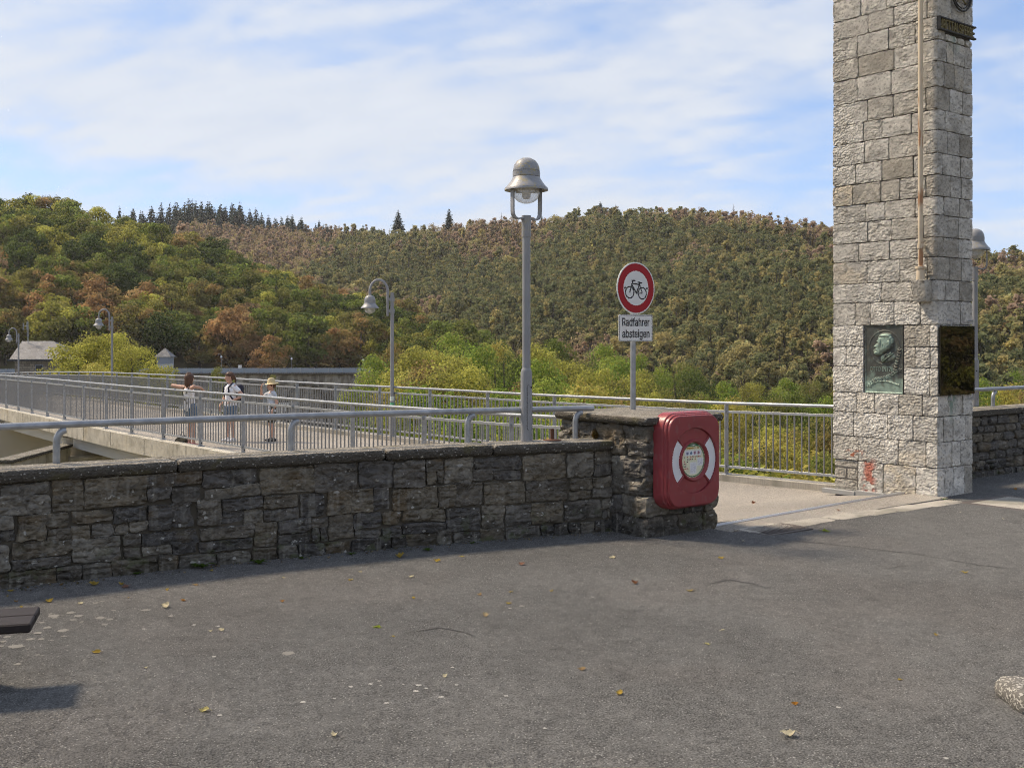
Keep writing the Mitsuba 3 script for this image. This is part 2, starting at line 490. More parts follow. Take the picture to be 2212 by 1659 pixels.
def f_poster(p, n, uv):
    """Printed rescue notice: green rim, ochre heading, rows of small pictures and text blocks."""
    x, y = (uv.x - 0.5) * 2, (uv.y - 0.5) * 2
    r = dr.sqrt(x * x + y * y)
    c = C(0.70, 0.70, 0.50)
    band = lambda a, b, c0, c1: dr.select((x > a) & (x < b) & (y > c0) & (y < c1), 1.0, 0.0)
    c = mix(c, C(0.42, 0.25, 0.04), band(-.52, .5, .66, .76) * dr.select(cell_rand(dr.floor(x * 14), 3.0) > 0.2, 1.0, 0.15))
    cx = dr.floor(x * 3.2); fx = x * 3.2 - cx - 0.5; fy = (y - 0.42) * 3.2
    disc = dr.select((fx * fx + fy * fy < 0.09) & (dr.abs(x) < 0.62), 1.0, 0.0)
    c = mix(c, C(0.72, 0.73, 0.74), band(-.7, .7, .28, .58))
    c = mix(c, mix(C(0.10, 0.18, 0.30), C(0.35, 0.12, 0.16), cell_rand(cx, 7.0)), disc)
    gx = dr.floor(x * 7.5); gy = dr.floor(y * 7.5)
    k = cell_rand(gx, gy, 5.0)
    ix, iy = x * 7.5 - gx - 0.5, y * 7.5 - gy - 0.5
    icon = dr.select((ix * ix * 0.7 + iy * iy < 0.09) & (k > 0.42), 1.0, 0.0) * dr.clip(band(-.75, .8, -.02, .26) + band(-.85, -.35, -.6, -.02), 0, 1)
    c = mix(c, mix(C(0.03, 0.03, 0.03), C(0.45, 0.05, 0.05), dr.select(k > 0.75, 1.0, 0.0)), icon)
    c = mix(c, C(0.74, 0.74, 0.74), band(-.25, .3, -.78, -.12) + band(.36, .85, -.34, .1))
    line = dr.select((y * 20 - dr.floor(y * 20) < 0.45) & (cell_rand(dr.floor(x * 26), dr.floor(y * 20)) > 0.25), 1.0, 0.0)
    c = mix(c, C(0.22, 0.22, 0.35), line * 0.6 * (band(-.21, .26, -.74, -.16) + band(.4, .8, -.3, .06)))
    c = mix(c, C(0.03, 0.12, 0.05), dr.clip(smoothstep(0.90, 0.92, r) * smoothstep(0.985, 0.97, r) + band(-.45, .45, .8, .98), 0, 1))
    t = dr.select((cell_rand(dr.floor(x * 22), 1.0) > 0.3), 1.0, 0.0) * band(-.2, .2, .85, .92)
    return mix(c, C(0.7, 0.7, 0.65), t)


texd('m_asphalt', f_asphalt, 0.78, 0.35, b_asphalt, 1.0, 4e-3)
texd('m_deck', f_deck, 0.85, 0.25)
texd('m_strip', f_strip, 0.85, 0.25)
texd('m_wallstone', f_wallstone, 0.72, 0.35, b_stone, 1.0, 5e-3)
texd('m_mortar', f_mortar, 0.9, 0.2)
texd('m_tower', f_tower, 0.85, 0.25, b_tower, 1.0, 6e-3)
scene['m_towermortar'] = two({'type': 'diffuse', 'reflectance': rgb((0.115, 0.108, 0.098))})
texd('m_cap', f_cap, 0.85, 0.25, b_cap, 1.0, 4e-3)
texd('m_concrete', f_conc, 0.85, 0.25)
texd('m_galv', f_galv, 0.42, 0.5, metallic=0.45)
texd('m_lamp', f_lamp, 0.45, 0.5)
texd('m_bronze', f_bronze, 0.5, 0.5, metallic=0.25)
texd('m_rustpole', f_rustpole, 0.6, 0.4)
texd('m_floor', f_floor, 0.95, 0.1)
texd('m_dam', f_dam, 0.9, 0.2)
texd('m_house', f_house, 0.9, 0.2)
texd('m_slate', f_slate, 0.6, 0.4)
texd('m_red', f_red, 0.38, 0.5)
texd('m_poster', f_poster, 0.35, 0.5)
plain('m_white', (0.72, 0.73, 0.74), 0.5)
plain('m_signwhite', (0.70, 0.70, 0.68), 0.45)
plain('m_signred', (0.33, 0.008, 0.016), 0.45)
plain('m_bar', (0.25, 0.25, 0.25), 0.55, metallic=0.2)
plain('m_girder', (0.44, 0.42, 0.37), 0.85)
plain('m_black', (0.018, 0.018, 0.02), 0.5)
scene['m_blackglass'] = two({'type': 'plastic', 'diffuse_reflectance': rgb((0.004, 0.004, 0.004)), 'int_ior': 1.65})
plain('m_iron', (0.10, 0.085, 0.075), 0.6, metallic=0.3)
plain('m_steel', (0.55, 0.56, 0.58), 0.35, metallic=0.7)
plain('m_rust', (0.11, 0.048, 0.025), 0.9)
plain('m_darkmetal', (0.045, 0.042, 0.038), 0.6, metallic=0.3)
plain('m_gold', (0.19, 0.155, 0.065), 0.55, metallic=0.4)
plain('m_plank', (0.026, 0.021, 0.021), 0.6, spec=0.2)
plain('m_panelgrey', (0.25, 0.30, 0.36), 0.6)
plain('m_plaster', (0.40, 0.41, 0.42), 0.8)
plain('m_slatewall', (0.20, 0.22, 0.25), 0.7)
plain('m_window', (0.03, 0.035, 0.04), 0.2)
plain('m_bark', (0.075, 0.06, 0.045), 0.9)
plain('m_hair', (0.085, 0.042, 0.024), 0.5)
plain('m_skin', (0.52, 0.31, 0.225), 0.55)
plain('m_cloth_white', (0.78, 0.78, 0.80), 0.85)
plain('m_cloth_grey', (0.50, 0.52, 0.55), 0.85)
plain('m_denim', (0.10, 0.155, 0.235), 0.9)
plain('m_navy', (0.02, 0.022, 0.04), 0.8)
plain('m_khaki', (0.045, 0.042, 0.03), 0.9)
plain('m_straw', (0.62, 0.51, 0.30), 0.8)
plain('m_pink', (0.42, 0.16, 0.15), 0.8)
plain('m_strap', (0.05, 0.05, 0.035), 0.8)
scene['m_globe'] = {'type': 'blendbsdf', 'weight': 0.34, 'a': {'type': 'thindielectric'}, 'b': two({'type': 'diffuse', 'reflectance': rgb((0.75, 0.76, 0.76))})}
scene['m_water'] = {'type': 'principled', 'base_color': rgb((0.16, 0.18, 0.2)), 'roughness': 0.12, 'specular': 0.8}
scene['m_leaf'] = {'type': 'principledthin', 'base_color': {'type': 'mesh_attribute', 'name': 'vertex_color'}, 'roughness': 0.7, 'spec_trans': 0.0, 'diff_trans': 1.15, 'eta': 1.3}
scene['m_stain'] = two({'type': 'diffuse', 'reflectance': {'type': 'mesh_attribute', 'name': 'vertex_color'}})

# ------------------------------------------------------------------ terrain
def lerp_tab(x, xs, ys):
    return np.interp(x, xs, ys)


def phi_of(u):
    return math.atan((u - CX) / F)


B_PHI = [-2.2, -1.0, phi_of(0), phi_of(460), phi_of(900), phi_of(1150), phi_of(1300), phi_of(1480), phi_of(1700), phi_of(1850), phi_of(2130), 0.62, 0.9, 1.3, 1.9, 2.6]
B_RF = [330, 330, 330, 320, 300, 260, 240, 220, 190, 175, 150, 130, 95, 90, 95, 110]
B_RR = [700, 700, 690, 655, 580, 540, 500, 470, 430, 400, 345, 320, 300, 290, 300, 330]
B_ZR = [58, 58, 58, 57, 51, 49, 49.5, 45.5, 35, 28, 15, 19, 30, 36, 36, 36]
A_PHI = [-2.2, -1.2, phi_of(-300), phi_of(0), phi_of(150), phi_of(230), phi_of(330), phi_of(430), phi_of(560), phi_of(680), phi_of(800), phi_of(900), phi_of(1000), phi_of(1080)]
A_RR = [330, 335, 350, 350, 340, 335, 328, 318, 300, 290, 280, 270, 262, 255]
A_RF = [200, 205, 210, 216, 215, 214, 213, 212, 211, 210, 210, 210, 210, 215]
A_ZR = [36, 36, 36, 33, 31, 28.5, 25, 19.5, 11.5, 6.5, 1.5, -3, -7, -13]


def terrain(x, y):
    x, y = np.asarray(x, float), np.asarray(y, float)
    r, phi = np.hypot(x, y), np.arctan2(x, y)
    # near valley floor
    z = -7.5 - 6.5 * np.clip((r - 25) / 80, 0, 1)
    # hill B (far ridge)
    rf, rr, zr = (np.interp(phi, B_PHI, t) for t in (B_RF, B_RR, B_ZR))
    t = np.clip((r - rf) / (rr - rf), 0, 1)
    zb = -14 + (zr + 14) * (0.88 * t + 0.12 * t * t * (3 - 2 * t)) + np.clip((r - rr) / 400, 0, 1) * 4
    nz = (meshkit.fbm(np.stack([x / 70, y / 70, x * 0], -1), 4, 3) - 0.5)
    zb = zb + nz * 13 * np.clip((r - rf) / 60, 0, 1) * np.clip((rr + 60 - r) / 90, 0.25, 1)
    z = np.where(r > rf, np.maximum(z, zb), z)
    # hill A (wooded spur on the left)
    rf, rr, zr = (np.interp(phi, A_PHI, t) for t in (A_RF, A_RR, A_ZR))
    t = np.clip((r - rf) / (rr - rf), 0, 1)
    za = -6 + (zr + 6) * (t * 1.25 - 0.25 * t * t) - np.clip((r - rr - 15) / 200, 0, 1) * 30
    za = za + nz * 5 * np.clip((r - rf) / 30, 0, 1)
    w = np.clip((phi_of(1120) - phi) / 0.02, 0, 1)
    z = np.where((r > rf) & (w > 0), np.maximum(z, za * w + (1 - w) * -20), z)
    return z


def build_terrain():
    rs = np.concatenate([np.linspace(14, 60, 14), np.linspace(66, 240, 44), np.linspace(246, 720, 70), np.linspace(740, 1150, 10)])
    ph = np.concatenate([np.linspace(-math.pi, -0.75, 34), np.linspace(-0.73, 0.75, 200), np.linspace(0.77, math.pi, 34)])
    R, P = np.meshgrid(rs, ph, indexing='ij')
    x, y = R * np.sin(P), R * np.cos(P)
    z = terrain(x, y)
    # solid plateau of the plaza behind the walls
    n, m = R.shape
    v = np.stack([x, y, z], -1).reshape(-1, 3)
    i, j = np.meshgrid(np.arange(n - 1), np.arange(m - 1), indexing='ij')
    q = np.stack([i * m + j, i * m + j + 1, (i + 1) * m + j + 1, (i + 1) * m + j], -1).reshape(-1, 4)
    f = np.vstack([q[:, [0, 2, 1]], q[:, [0, 3, 2]]])
    # close the middle
    c = len(v)
    v = np.vstack([v, [[0, 0, -7.5]]])
    k = np.arange(m - 1)
    f = np.vstack([f, np.stack([k * 0 + c, k, k + 1], 1)[:, [0, 2, 1]]])
    return trimesh.Trimesh(v, f, process=False)


add('terrain', build_terrain(), 'm_floor', smooth=True, kind='structure')
scene['lake'] = ply(trimesh.Trimesh([[-120, 45, -6.4], [-12, 45, -6.4], [-30, 150, -6.4], [-160, 150, -6.4]], [[0, 1, 2], [0, 2, 3]], process=False), 'm_water')
used.add('lake'); tag('lake', kind='structure')

# ------------------------------------------------------------------ plaza asphalt
WX = np.array([-4.1, -3.86, -3.39, -2.67, -2.16, -0.76, 0.0, 0.91])
WY = np.array([8.89, 9.14, 9.44, 9.84, 10.2, 10.87, 11.22, 11.6])
WC = np.polyfit(WX, WY, 2)
_x = np.linspace(-6.8, 1.3, 400)
_y = np.polyval(WC, _x)
_s = np.concatenate([[0], np.cumsum(np.hypot(np.diff(_x), np.diff(_y)))])
S_OF_X = lambda x: float(np.interp(x, _x, _s))
WALL_S0, WALL_S1 = S_OF_X(-6.6), S_OF_X(1.06)


def wallmap(mesh):
    """Local (s along the wall, depth behind the front face, z) to the world."""
    mesh = tm(mesh) if hasattr(mesh, 'to_mesh') else mesh.copy()
    v = mesh.vertices
    x, y = np.interp(v[:, 0], _s, _x), np.interp(v[:, 0], _s, _y)
    d = 2 * WC[0] * x + WC[1]
    t = np.stack([np.ones_like(d), d], -1); t /= np.linalg.norm(t, axis=1, keepdims=True)
    nb = np.stack([-t[:, 1], t[:, 0]], -1)
    mesh.vertices = np.stack([x + nb[:, 0] * v[:, 1], y + nb[:, 1] * v[:, 1], v[:, 2]], -1)
    return mesh


def sst(a, b, x):
    t = np.clip((x - a) / (b - a), 0, 1)
    return t * t * (3 - 2 * t)


def plaza_z(x, y):
    a, b = to_ec(np.stack([x, y], -1))
    z = -0.05 * sst(1.0, 5.0, a)
    z = z + 0.030 * (meshkit.fbm(np.stack([x * 0.45, y * 0.45, x * 0], -1), 3, 9) - 0.5) * sst(0.2, 1.2, -b)
    z = z - 0.02 * np.exp(-(((a - 1.6) / 0.6) ** 2 + ((b + 0.5) / 0.35) ** 2))
    return z


def build_plaza():
    a = np.arange(-12, 16.01, 0.16); b = np.concatenate([np.arange(-19, -3.0, 0.32), np.arange(-3.0, 2.61, 0.16)])
    A, B = np.meshgrid(a, b, indexing='ij')
    P = C0 + A[..., None] * E1 + B[..., None] * E2
    z = plaza_z(P[..., 0], P[..., 1])
    m = len(b)
    v = np.concatenate([P, z[..., None]], -1).reshape(-1, 3)
    f = []
    for i in range(len(a) - 1):
        ac = (a[i] + a[i + 1]) / 2
        for j in range(m - 1):
            bc = (b[j] + b[j + 1]) / 2
            p = C0 + ac * E1 + bc * E2
            if ac < 1.0:
                if p[1] > np.polyval(WC, min(p[0], 1.3)) + 0.25 or (ac > -0.2 and bc > 1.0):
                    continue
            elif ac < 5.3:
                if bc > -0.25:
                    continue
            elif bc > 1.15:
                continue
            k = i * m + j
            f += [[k, k + m, k + m + 1], [k, k + m + 1, k + 1]]
    return trimesh.Trimesh(v, np.array(f), process=True)


add('plaza', build_plaza(), 'm_asphalt', smooth=True, kind='structure')
# retaining body under the plaza edge
ret = []
for s0, s1 in zip(np.linspace(WALL_S0, WALL_S1, 9)[:-1], np.linspace(WALL_S0, WALL_S1, 9)[1:]):
    ret.append(wallmap(box(s0, s1, 0.1, 0.42, -8.6, -0.06)))
ret.append(xf(box(-0.3, 7.0, 0.12, 1.2, -8.6, -0.32), FC))
ret.append(xf(box(5.4, 16.0, 0.9, 1.5, -8.6, -0.2), FC))
add('retaining_wall', ret, 'm_concrete')
tag('retaining_wall', 'pale concrete retaining wall dropping away below the plaza edge', 'wall')


def ground_pt(u, v, z=0.0):
    d = (EYE - z) * F / (v - HZ)
    return (u - CX) / F * d, d


def ribbon(pts, w, lift, seed):
    """Thin tar line on the asphalt through the points."""
    rng = np.random.default_rng(seed)
    p = np.array(pts, float)
    t = np.concatenate([[0], np.cumsum(np.hypot(*np.diff(p, axis=0).T))])
    n = int(t[-1] / 0.05) + 2
    tt = np.linspace(0, t[-1], n)
    q = np.stack([np.interp(tt, t, p[:, 0]), np.interp(tt, t, p[:, 1])], -1)
    k = np.cumsum(rng.normal(0, 0.008, (n, 2)), axis=0); k -= np.linspace(0, 1, n)[:, None] * k[-1]
    q = q + k
    d = np.gradient(q, axis=0); d /= np.linalg.norm(d, axis=1, keepdims=True)
    nn = np.stack([-d[:, 1], d[:, 0]], -1)
    ww = w * (0.35 + 0.9 * rng.random(n)) * np.minimum(1, np.minimum(np.arange(n), n - 1 - np.arange(n)) / 4 + 0.1)
    L, R = q + nn * ww[:, None] / 2, q - nn * ww[:, None] / 2
    v = np.vstack([np.c_[L, plaza_z(L[:, 0], L[:, 1]) + lift], np.c_[R, plaza_z(R[:, 0], R[:, 1]) + lift]])
    i = np.arange(n - 1)
    return trimesh.Trimesh(v, np.vstack([np.stack([i, i + n, i + 1], 1), np.stack([i + 1, i + n, i + n + 1], 1)]), process=False)


def uvp(z, zi, zx, zy):
    """Zoom-crop pixel -> display pixel (positions read off enlarged crops)."""
    ox, oy, s = z
    return (ox + zx / s) * 0.93649, (oy + zy / s) * 0.93676


Z5, Z6, Z7, Z4 = (0, 1280, 2.765), (800, 1280, 2.765), (1560, 1280, 2.758), (1640, 1050, 3.064)


def gz(z, x, y):
    u, v = uvp(z, 0, x, y)
    return ground_pt(u, v)


cracks = [
    ([gz(Z6, 350, 505), gz(Z6, 470, 478), gz(Z6, 600, 458), gz(Z6, 720, 487), gz(Z6, 840, 528)], 0.012),
    ([gz(Z7, 170, 190), gz(Z7, 330, 162), gz(Z7, 480, 185), gz(Z7, 605, 212)], 0.014),
    ([gz(Z4, 380, 572), gz(Z4, 560, 600), gz(Z4, 800, 622), gz(Z4, 1130, 664), gz(Z4, 1500, 708), gz(Z4, 1850, 770), gz(Z4, 2180, 805)], 0.012),
    ([gz(Z4, 1200, 800), gz(Z4, 1330, 787), gz(Z4, 1520, 785)], 0.010),
    ([gz(Z5, 1905, 345), gz(Z5, 1970, 335)], 0.010),
]
for k, (pts, w) in enumerate(cracks):
    add('crack', ribbon(pts, w * 1.6, 0.003, k), 'm_darkmetal', parent='plaza')

rng = np.random.default_rng(5)


def splat(x, y, r, seed):
    g = np.random.default_rng(seed)
    a = np.linspace(0, 2 * np.pi, 12, endpoint=False)
    rr = r * (0.75 + 0.5 * g.random(12))
    px, py = x + rr * np.cos(a), y + rr * np.sin(a)
    v = np.c_[np.r_[px, x], np.r_[py, y], np.r_[plaza_z(px, py), plaza_z(np.array([x]), np.array([y]))] + 0.0025]
    k = np.arange(12)
    return trimesh.Trimesh(v, np.stack([k, (k + 1) % 12, k * 0 + 12], 1), process=False)


stains = [(Z6, 458, 830, 38), (Z6, 440, 868, 36), (Z6, 603, 907, 34), (Z6, 150, 820, 30), (Z6, 25, 836, 32), (Z6, 1016, 901, 28), (Z6, 1263, 1111, 26), (Z6, 252, 943, 32), (Z6, 700, 829, 26), (Z6, 675, 716, 26), (Z6, 505, 850, 24),
          (Z6, 205, 801, 22), (Z6, 215, 830, 18), (Z6, 360, 825, 16), (Z7, 1715, 1296, 32), (Z5, 1402, 1017, 30), (Z5, 1932, 933, 38), (Z5, 2132, 910, 22), (Z5, 1090, 388, 40), (Z5, 930, 350, 60), (Z5, 1240, 445, 30), (Z5, 1390, 453, 24), (Z5, 920, 470, 26),
          (Z6, 1115, 328, 40), (Z6, 1040, 343, 22), (Z6, 1568, 272, 22), (Z7, 1030, 970, 30), (Z5, 1840, 625, 90), (Z5, 1365, 646, 28)]
for (zi, x, y, s) in ((340, 388, 70, 0), (450, 368, 60, 0), (500, 388, 60, 0), (640, 400, 70, 0), (700, 410, 50, 0), (300, 462, 50, 0), (245, 497, 50, 0), (190, 537, 55, 0), (262, 535, 45, 0), (400, 481, 70, 0),
                       (100, 581, 100, 0), (115, 695, 50, 0), (265, 430, 40, 0), (140, 443, 50, 0), (170, 462, 40, 0), (20, 551, 40, 0), (330, 543, 28, 0), (468, 413, 42, 0), (520, 425, 30, 0), (665, 443, 45, 0), (725, 352, 28, 0), (405, 518, 34, 0), (45, 522, 44, 0), (175, 598, 30, 0), (430, 578, 20, 0), (240, 636, 26, 0), (270, 641, 22, 0), (140, 676, 26, 0), (320, 375, 30, 0), (350, 400, 40, 0), (610, 305, 36, 0), (650, 296, 26, 0), (5, 580, 40, 0)):
    stains.append((Z5, zi, x, y))
for k, (z, x, y, s) in enumerate(stains):
    u, v = uvp(z, 0, x, y)
    gx, gy = ground_pt(u, v)
    pale = z is not Z5 or x > 850
    col = (0.36, 0.35, 0.33) if pale and s < 40 else (0.215, 0.207, 0.19)
    add('stain', splat(gx, gy, s / z[2] * 0.93649 / 2 * gy / F, 40 + k), 'm_stain', parent='plaza', color=col)

# ------------------------------------------------------------------ foreground rubble wall
def stone_layout(s0, s1, z0, z1, seed, hmin=0.13, hmax=0.26, wmin=0.12, wmax=0.40):
    g = random.Random(seed)
    hs = []
    while sum(hs) < z1 - z0 - 0.08:
        hs.append(g.uniform(hmin, hmax))
    k = (z1 - z0) / sum(hs)
    z, out = z0, []
    for h in hs:
        h *= k
        s = s0 - g.uniform(0, 0.15)
        while s < s1 - 0.03:
            w = min(g.uniform(wmin, wmax) * (0.75 + 0.5 * h / 0.22), s1 - s)
            if s1 - s - w < 0.1:
                w = s1 - s
            r = g.random()
            if r < 0.30 and h > 0.17:
                f = g.uniform(0.35, 0.65)
                out += [(s, s + w, z, z + h * f), (s, s + w, z + h * f, z + h)]
            elif r < 0.46 and h > 0.16:
                f, q = g.uniform(0.4, 0.6), g.uniform(0.4, 0.6)
                out += [(s, s + w * q, z, z + h * f), (s + w * q, s + w, z, z + h * f), (s, s + w, z + h * f, z + h)]
            else:
                out.append((s, s + w, z, z + h))
            s += w
        z += h
    return out


w = thing('stone_wall', 'low curved rubble wall of dark stones with a concrete coping, left of the lifebuoy box', 'wall')
add('core', [wallmap(box(s0, s1, 0.014, 0.36, -0.12, 0.845)) for s0, s1 in zip(np.linspace(WALL_S0, WALL_S1, 25)[:-1], np.linspace(WALL_S0, WALL_S1, 25)[1:])], 'm_mortar', parent=w)
g = random.Random(3)
SV0 = S_OF_X(-4.75)
for k, (s0, s1, z0, z1) in enumerate(stone_layout(SV0, WALL_S1 - 0.02, -0.03, 0.845, 14)):
    big = 1.0 - 0.0 * s0
    out = g.uniform(0.0, 0.030)
    m = rock(s0 + 0.009, s1 - 0.009, -out, 0.12, z0 + 0.008, z1 - 0.008, res=0.026, amp=0.013, rnd=0.009, seed=k, freq=14, ridge=0.8, warp=0.045)
    v = m.vertices
    v[:, 2] += 0.035 * (meshkit.noise(np.stack([v[:, 0] * 1.7, v[:, 2] * 2.5, v[:, 0] * 0], -1), 4) - 0.5) * sst(0.0, 0.15, v[:, 2]) * sst(0.86, 0.7, v[:, 2])
    v[:, 2] = np.minimum(v[:, 2], 0.848)
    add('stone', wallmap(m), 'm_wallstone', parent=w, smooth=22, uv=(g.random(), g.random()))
cuts = [S_OF_X(-6.6), S_OF_X(-4.6), S_OF_X(-2.93), S_OF_X(-1.22), S_OF_X(-0.2), WALL_S1 + 0.02]
for k, (s0, s1) in enumerate(zip(cuts[:-1], cuts[1:])):
    m = rock(s0 + 0.004, s1 - 0.004, -0.045 - 0.006 * (k % 2), 0.385, 0.846, 0.952, res=0.032, amp=0.006, rnd=0.02, seed=60 + k, freq=8, nmax=70)
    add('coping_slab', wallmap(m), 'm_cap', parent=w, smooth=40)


def wall_at(x, depth, z):
    q = wallmap(trimesh.Trimesh([[S_OF_X(x), depth, z]], np.zeros((0, 3), int), process=False)).vertices[0]
    return q


def wall_dir(x):
    d = np.array([1.0, 2 * WC[0] * x + WC[1]])
    return d / np.linalg.norm(d)


# pipe rail on the wall: posts rise from the back of the coping and bend into the rail
def pipe_rail(key, path, posts, dirs, z, r, base_z, mat='m_galv'):
    add('rail', tube(path, r, 14), mat, parent=key, smooth=60)
    for p, d in zip(posts, dirs):
        pts = [[p[0], p[1], base_z - 0.02], [p[0], p[1], base_z + 0.1], [p[0], p[1], z - 0.15]]
        for a in np.linspace(0, math.pi / 2, 7)[1:]:
            o = 0.075
            pts.append([p[0] + d[0] * o * (1 - math.cos(a)), p[1] + d[1] * o * (1 - math.cos(a)), z - 0.15 + o * 1.3 * math.sin(a)])
        add('post', tube(pts, r * 0.97, 12), mat, parent=key, smooth=60)
        add('weld', tube([[p[0], p[1], z - 0.19], [p[0], p[1], z - 0.183]], r + 0.002, 12), mat, parent=key, smooth=60)


pr = thing('handrail', 'galvanised pipe handrail on four bent posts above the left stone wall', 'handrail')
DEP = 0.30
xs = np.linspace(-6.5, 0.97, 40)
path = [wall_at(x, DEP, 1.285 - 0.002 * k) for k, x in enumerate(xs)]
path = [[p[0], p[1], 1.285 - 0.012 * i / 39] for i, p in enumerate(path)]


def x_on_wall(u, depth, z):
    """x of the wall's front path whose point behind it shows at column u."""
    xs_ = np.linspace(-6.5, 1.2, 300)
    us = [CX + F * q[0] / q[1] for q in (wall_at(x, depth, z) for x in xs_)]
    return float(np.interp(u, us, xs_))


px = [x_on_wall(u, DEP, 0.95) for u in (-430, 122, 628, 1010, 1243)]
pipe_rail(pr, path, [wall_at(x, DEP, 0) for x in px], [wall_dir(x) for x in px], 1.283, 0.031, 0.95)

# ------------------------------------------------------------------ pillar with the lifebuoy box
pil = thing('stone_pillar', 'squat dark stone pillar with a concrete slab top at the end of the left wall', 'pillar')
PA, PB = 1.05, 1.33
add('core', xf(box(0.03, PA - 0.03, 0.03, PB - 0.03, -0.15, 1.13), FC), 'm_mortar', parent=pil)
g = random.Random(8)
k = 0
zs = [-0.04, 0.2, 0.4, 0.62, 0.80, 0.98, 1.135]
for lev, (z0, z1) in enumerate(zip(zs[:-1], zs[1:])):
    # front face (b = 0) and left face (a = 0); corner stone spans both
    la, lb = g.uniform(0.2, 0.36), g.uniform(0.2, 0.36)
    blocks = [(0 - g.uniform(0, .012), la, 0 - g.uniform(0, .015), lb)]
    a = la
    while a < PA - 0.02:
        wd = min(g.uniform(0.2, 0.38), PA - a)
        if PA - a - wd < 0.1:
            wd = PA - a
        blocks.append((a, a + wd, -g.uniform(0, .02), 0.2 if a + wd < PA - 0.01 else 0.3)); a += wd
    b = lb
    while b < PB - 0.02:
        wd = min(g.uniform(0.22, 0.4), PB - b)
        if PB - b - wd < 0.1:
            wd = PB - b
        blocks.append((-g.uniform(0, .02), 0.2, b, b + wd)); b += wd
    b = 0.3
    while b < PB - 0.02:   # right face
        wd = min(g.uniform(0.25, 0.4), PB - b)
        if PB - b - wd < 0.1:
            wd = PB - b
        blocks.append((PA - 0.2, PA + g.uniform(0, .02), b, b + wd)); b += wd
    for (a0, a1, b0, b1) in blocks:
        m = rock(a0 + .008, a1 - .008, b0 + .008, b1 - .008, z0 + .008, z1 - .008, res=0.030, amp=0.019, rnd=0.013, seed=200 + k, freq=12, ridge=1.0, warp=0.035)
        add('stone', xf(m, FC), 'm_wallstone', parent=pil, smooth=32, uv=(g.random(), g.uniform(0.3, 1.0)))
        k += 1
m = rock(-0.07, PA + 0.06, -0.06, PB + 0.05, 1.137, 1.222, res=0.04, amp=0.006, rnd=0.02, seed=91, freq=8, nmax=40)
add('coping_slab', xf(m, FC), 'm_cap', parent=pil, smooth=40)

# ------------------------------------------------------------------ tower
def tz(vsrc):
    return EYE - (vsrc * 0.93676 - HZ) * T0[1] / F


TA, TB = 0.844, 1.612
tw = thing('stone_tower', 'tall square tower of pale rough hewn ashlar at the right', 'tower')
courses = [1156, 1080.5, 1021, 961.8, 912.7, 849, 800, 748.4, 692.7, 645.4, 591.4, 545.9, 495.2, 451.4, 401.4, 351.8, 298.6, 251.7, 198.3, 139.5, 89.3, 37.0, -10, -60, -112, -165]
Z = [tz(v) for v in courses]
Z[0] = -0.14
add('core', xf(box(0.022, TA - 0.022, 0.022, TB - 0.022, -0.3, Z[-1]), FT), 'm_towermortar', parent=tw)
PLB, PLZ = (0.505, 1.10), (tz(912.7) + 0.0, tz(748.4))
g = random.Random(21)
k = 0


def split(a0, a1, n, g, j=0.22):
    xs_ = np.linspace(a0, a1, n + 1)
    for q in range(1, n):
        xs_[q] += g.uniform(-j, j) * (a1 - a0) / n
    return list(zip(xs_[:-1], xs_[1:]))


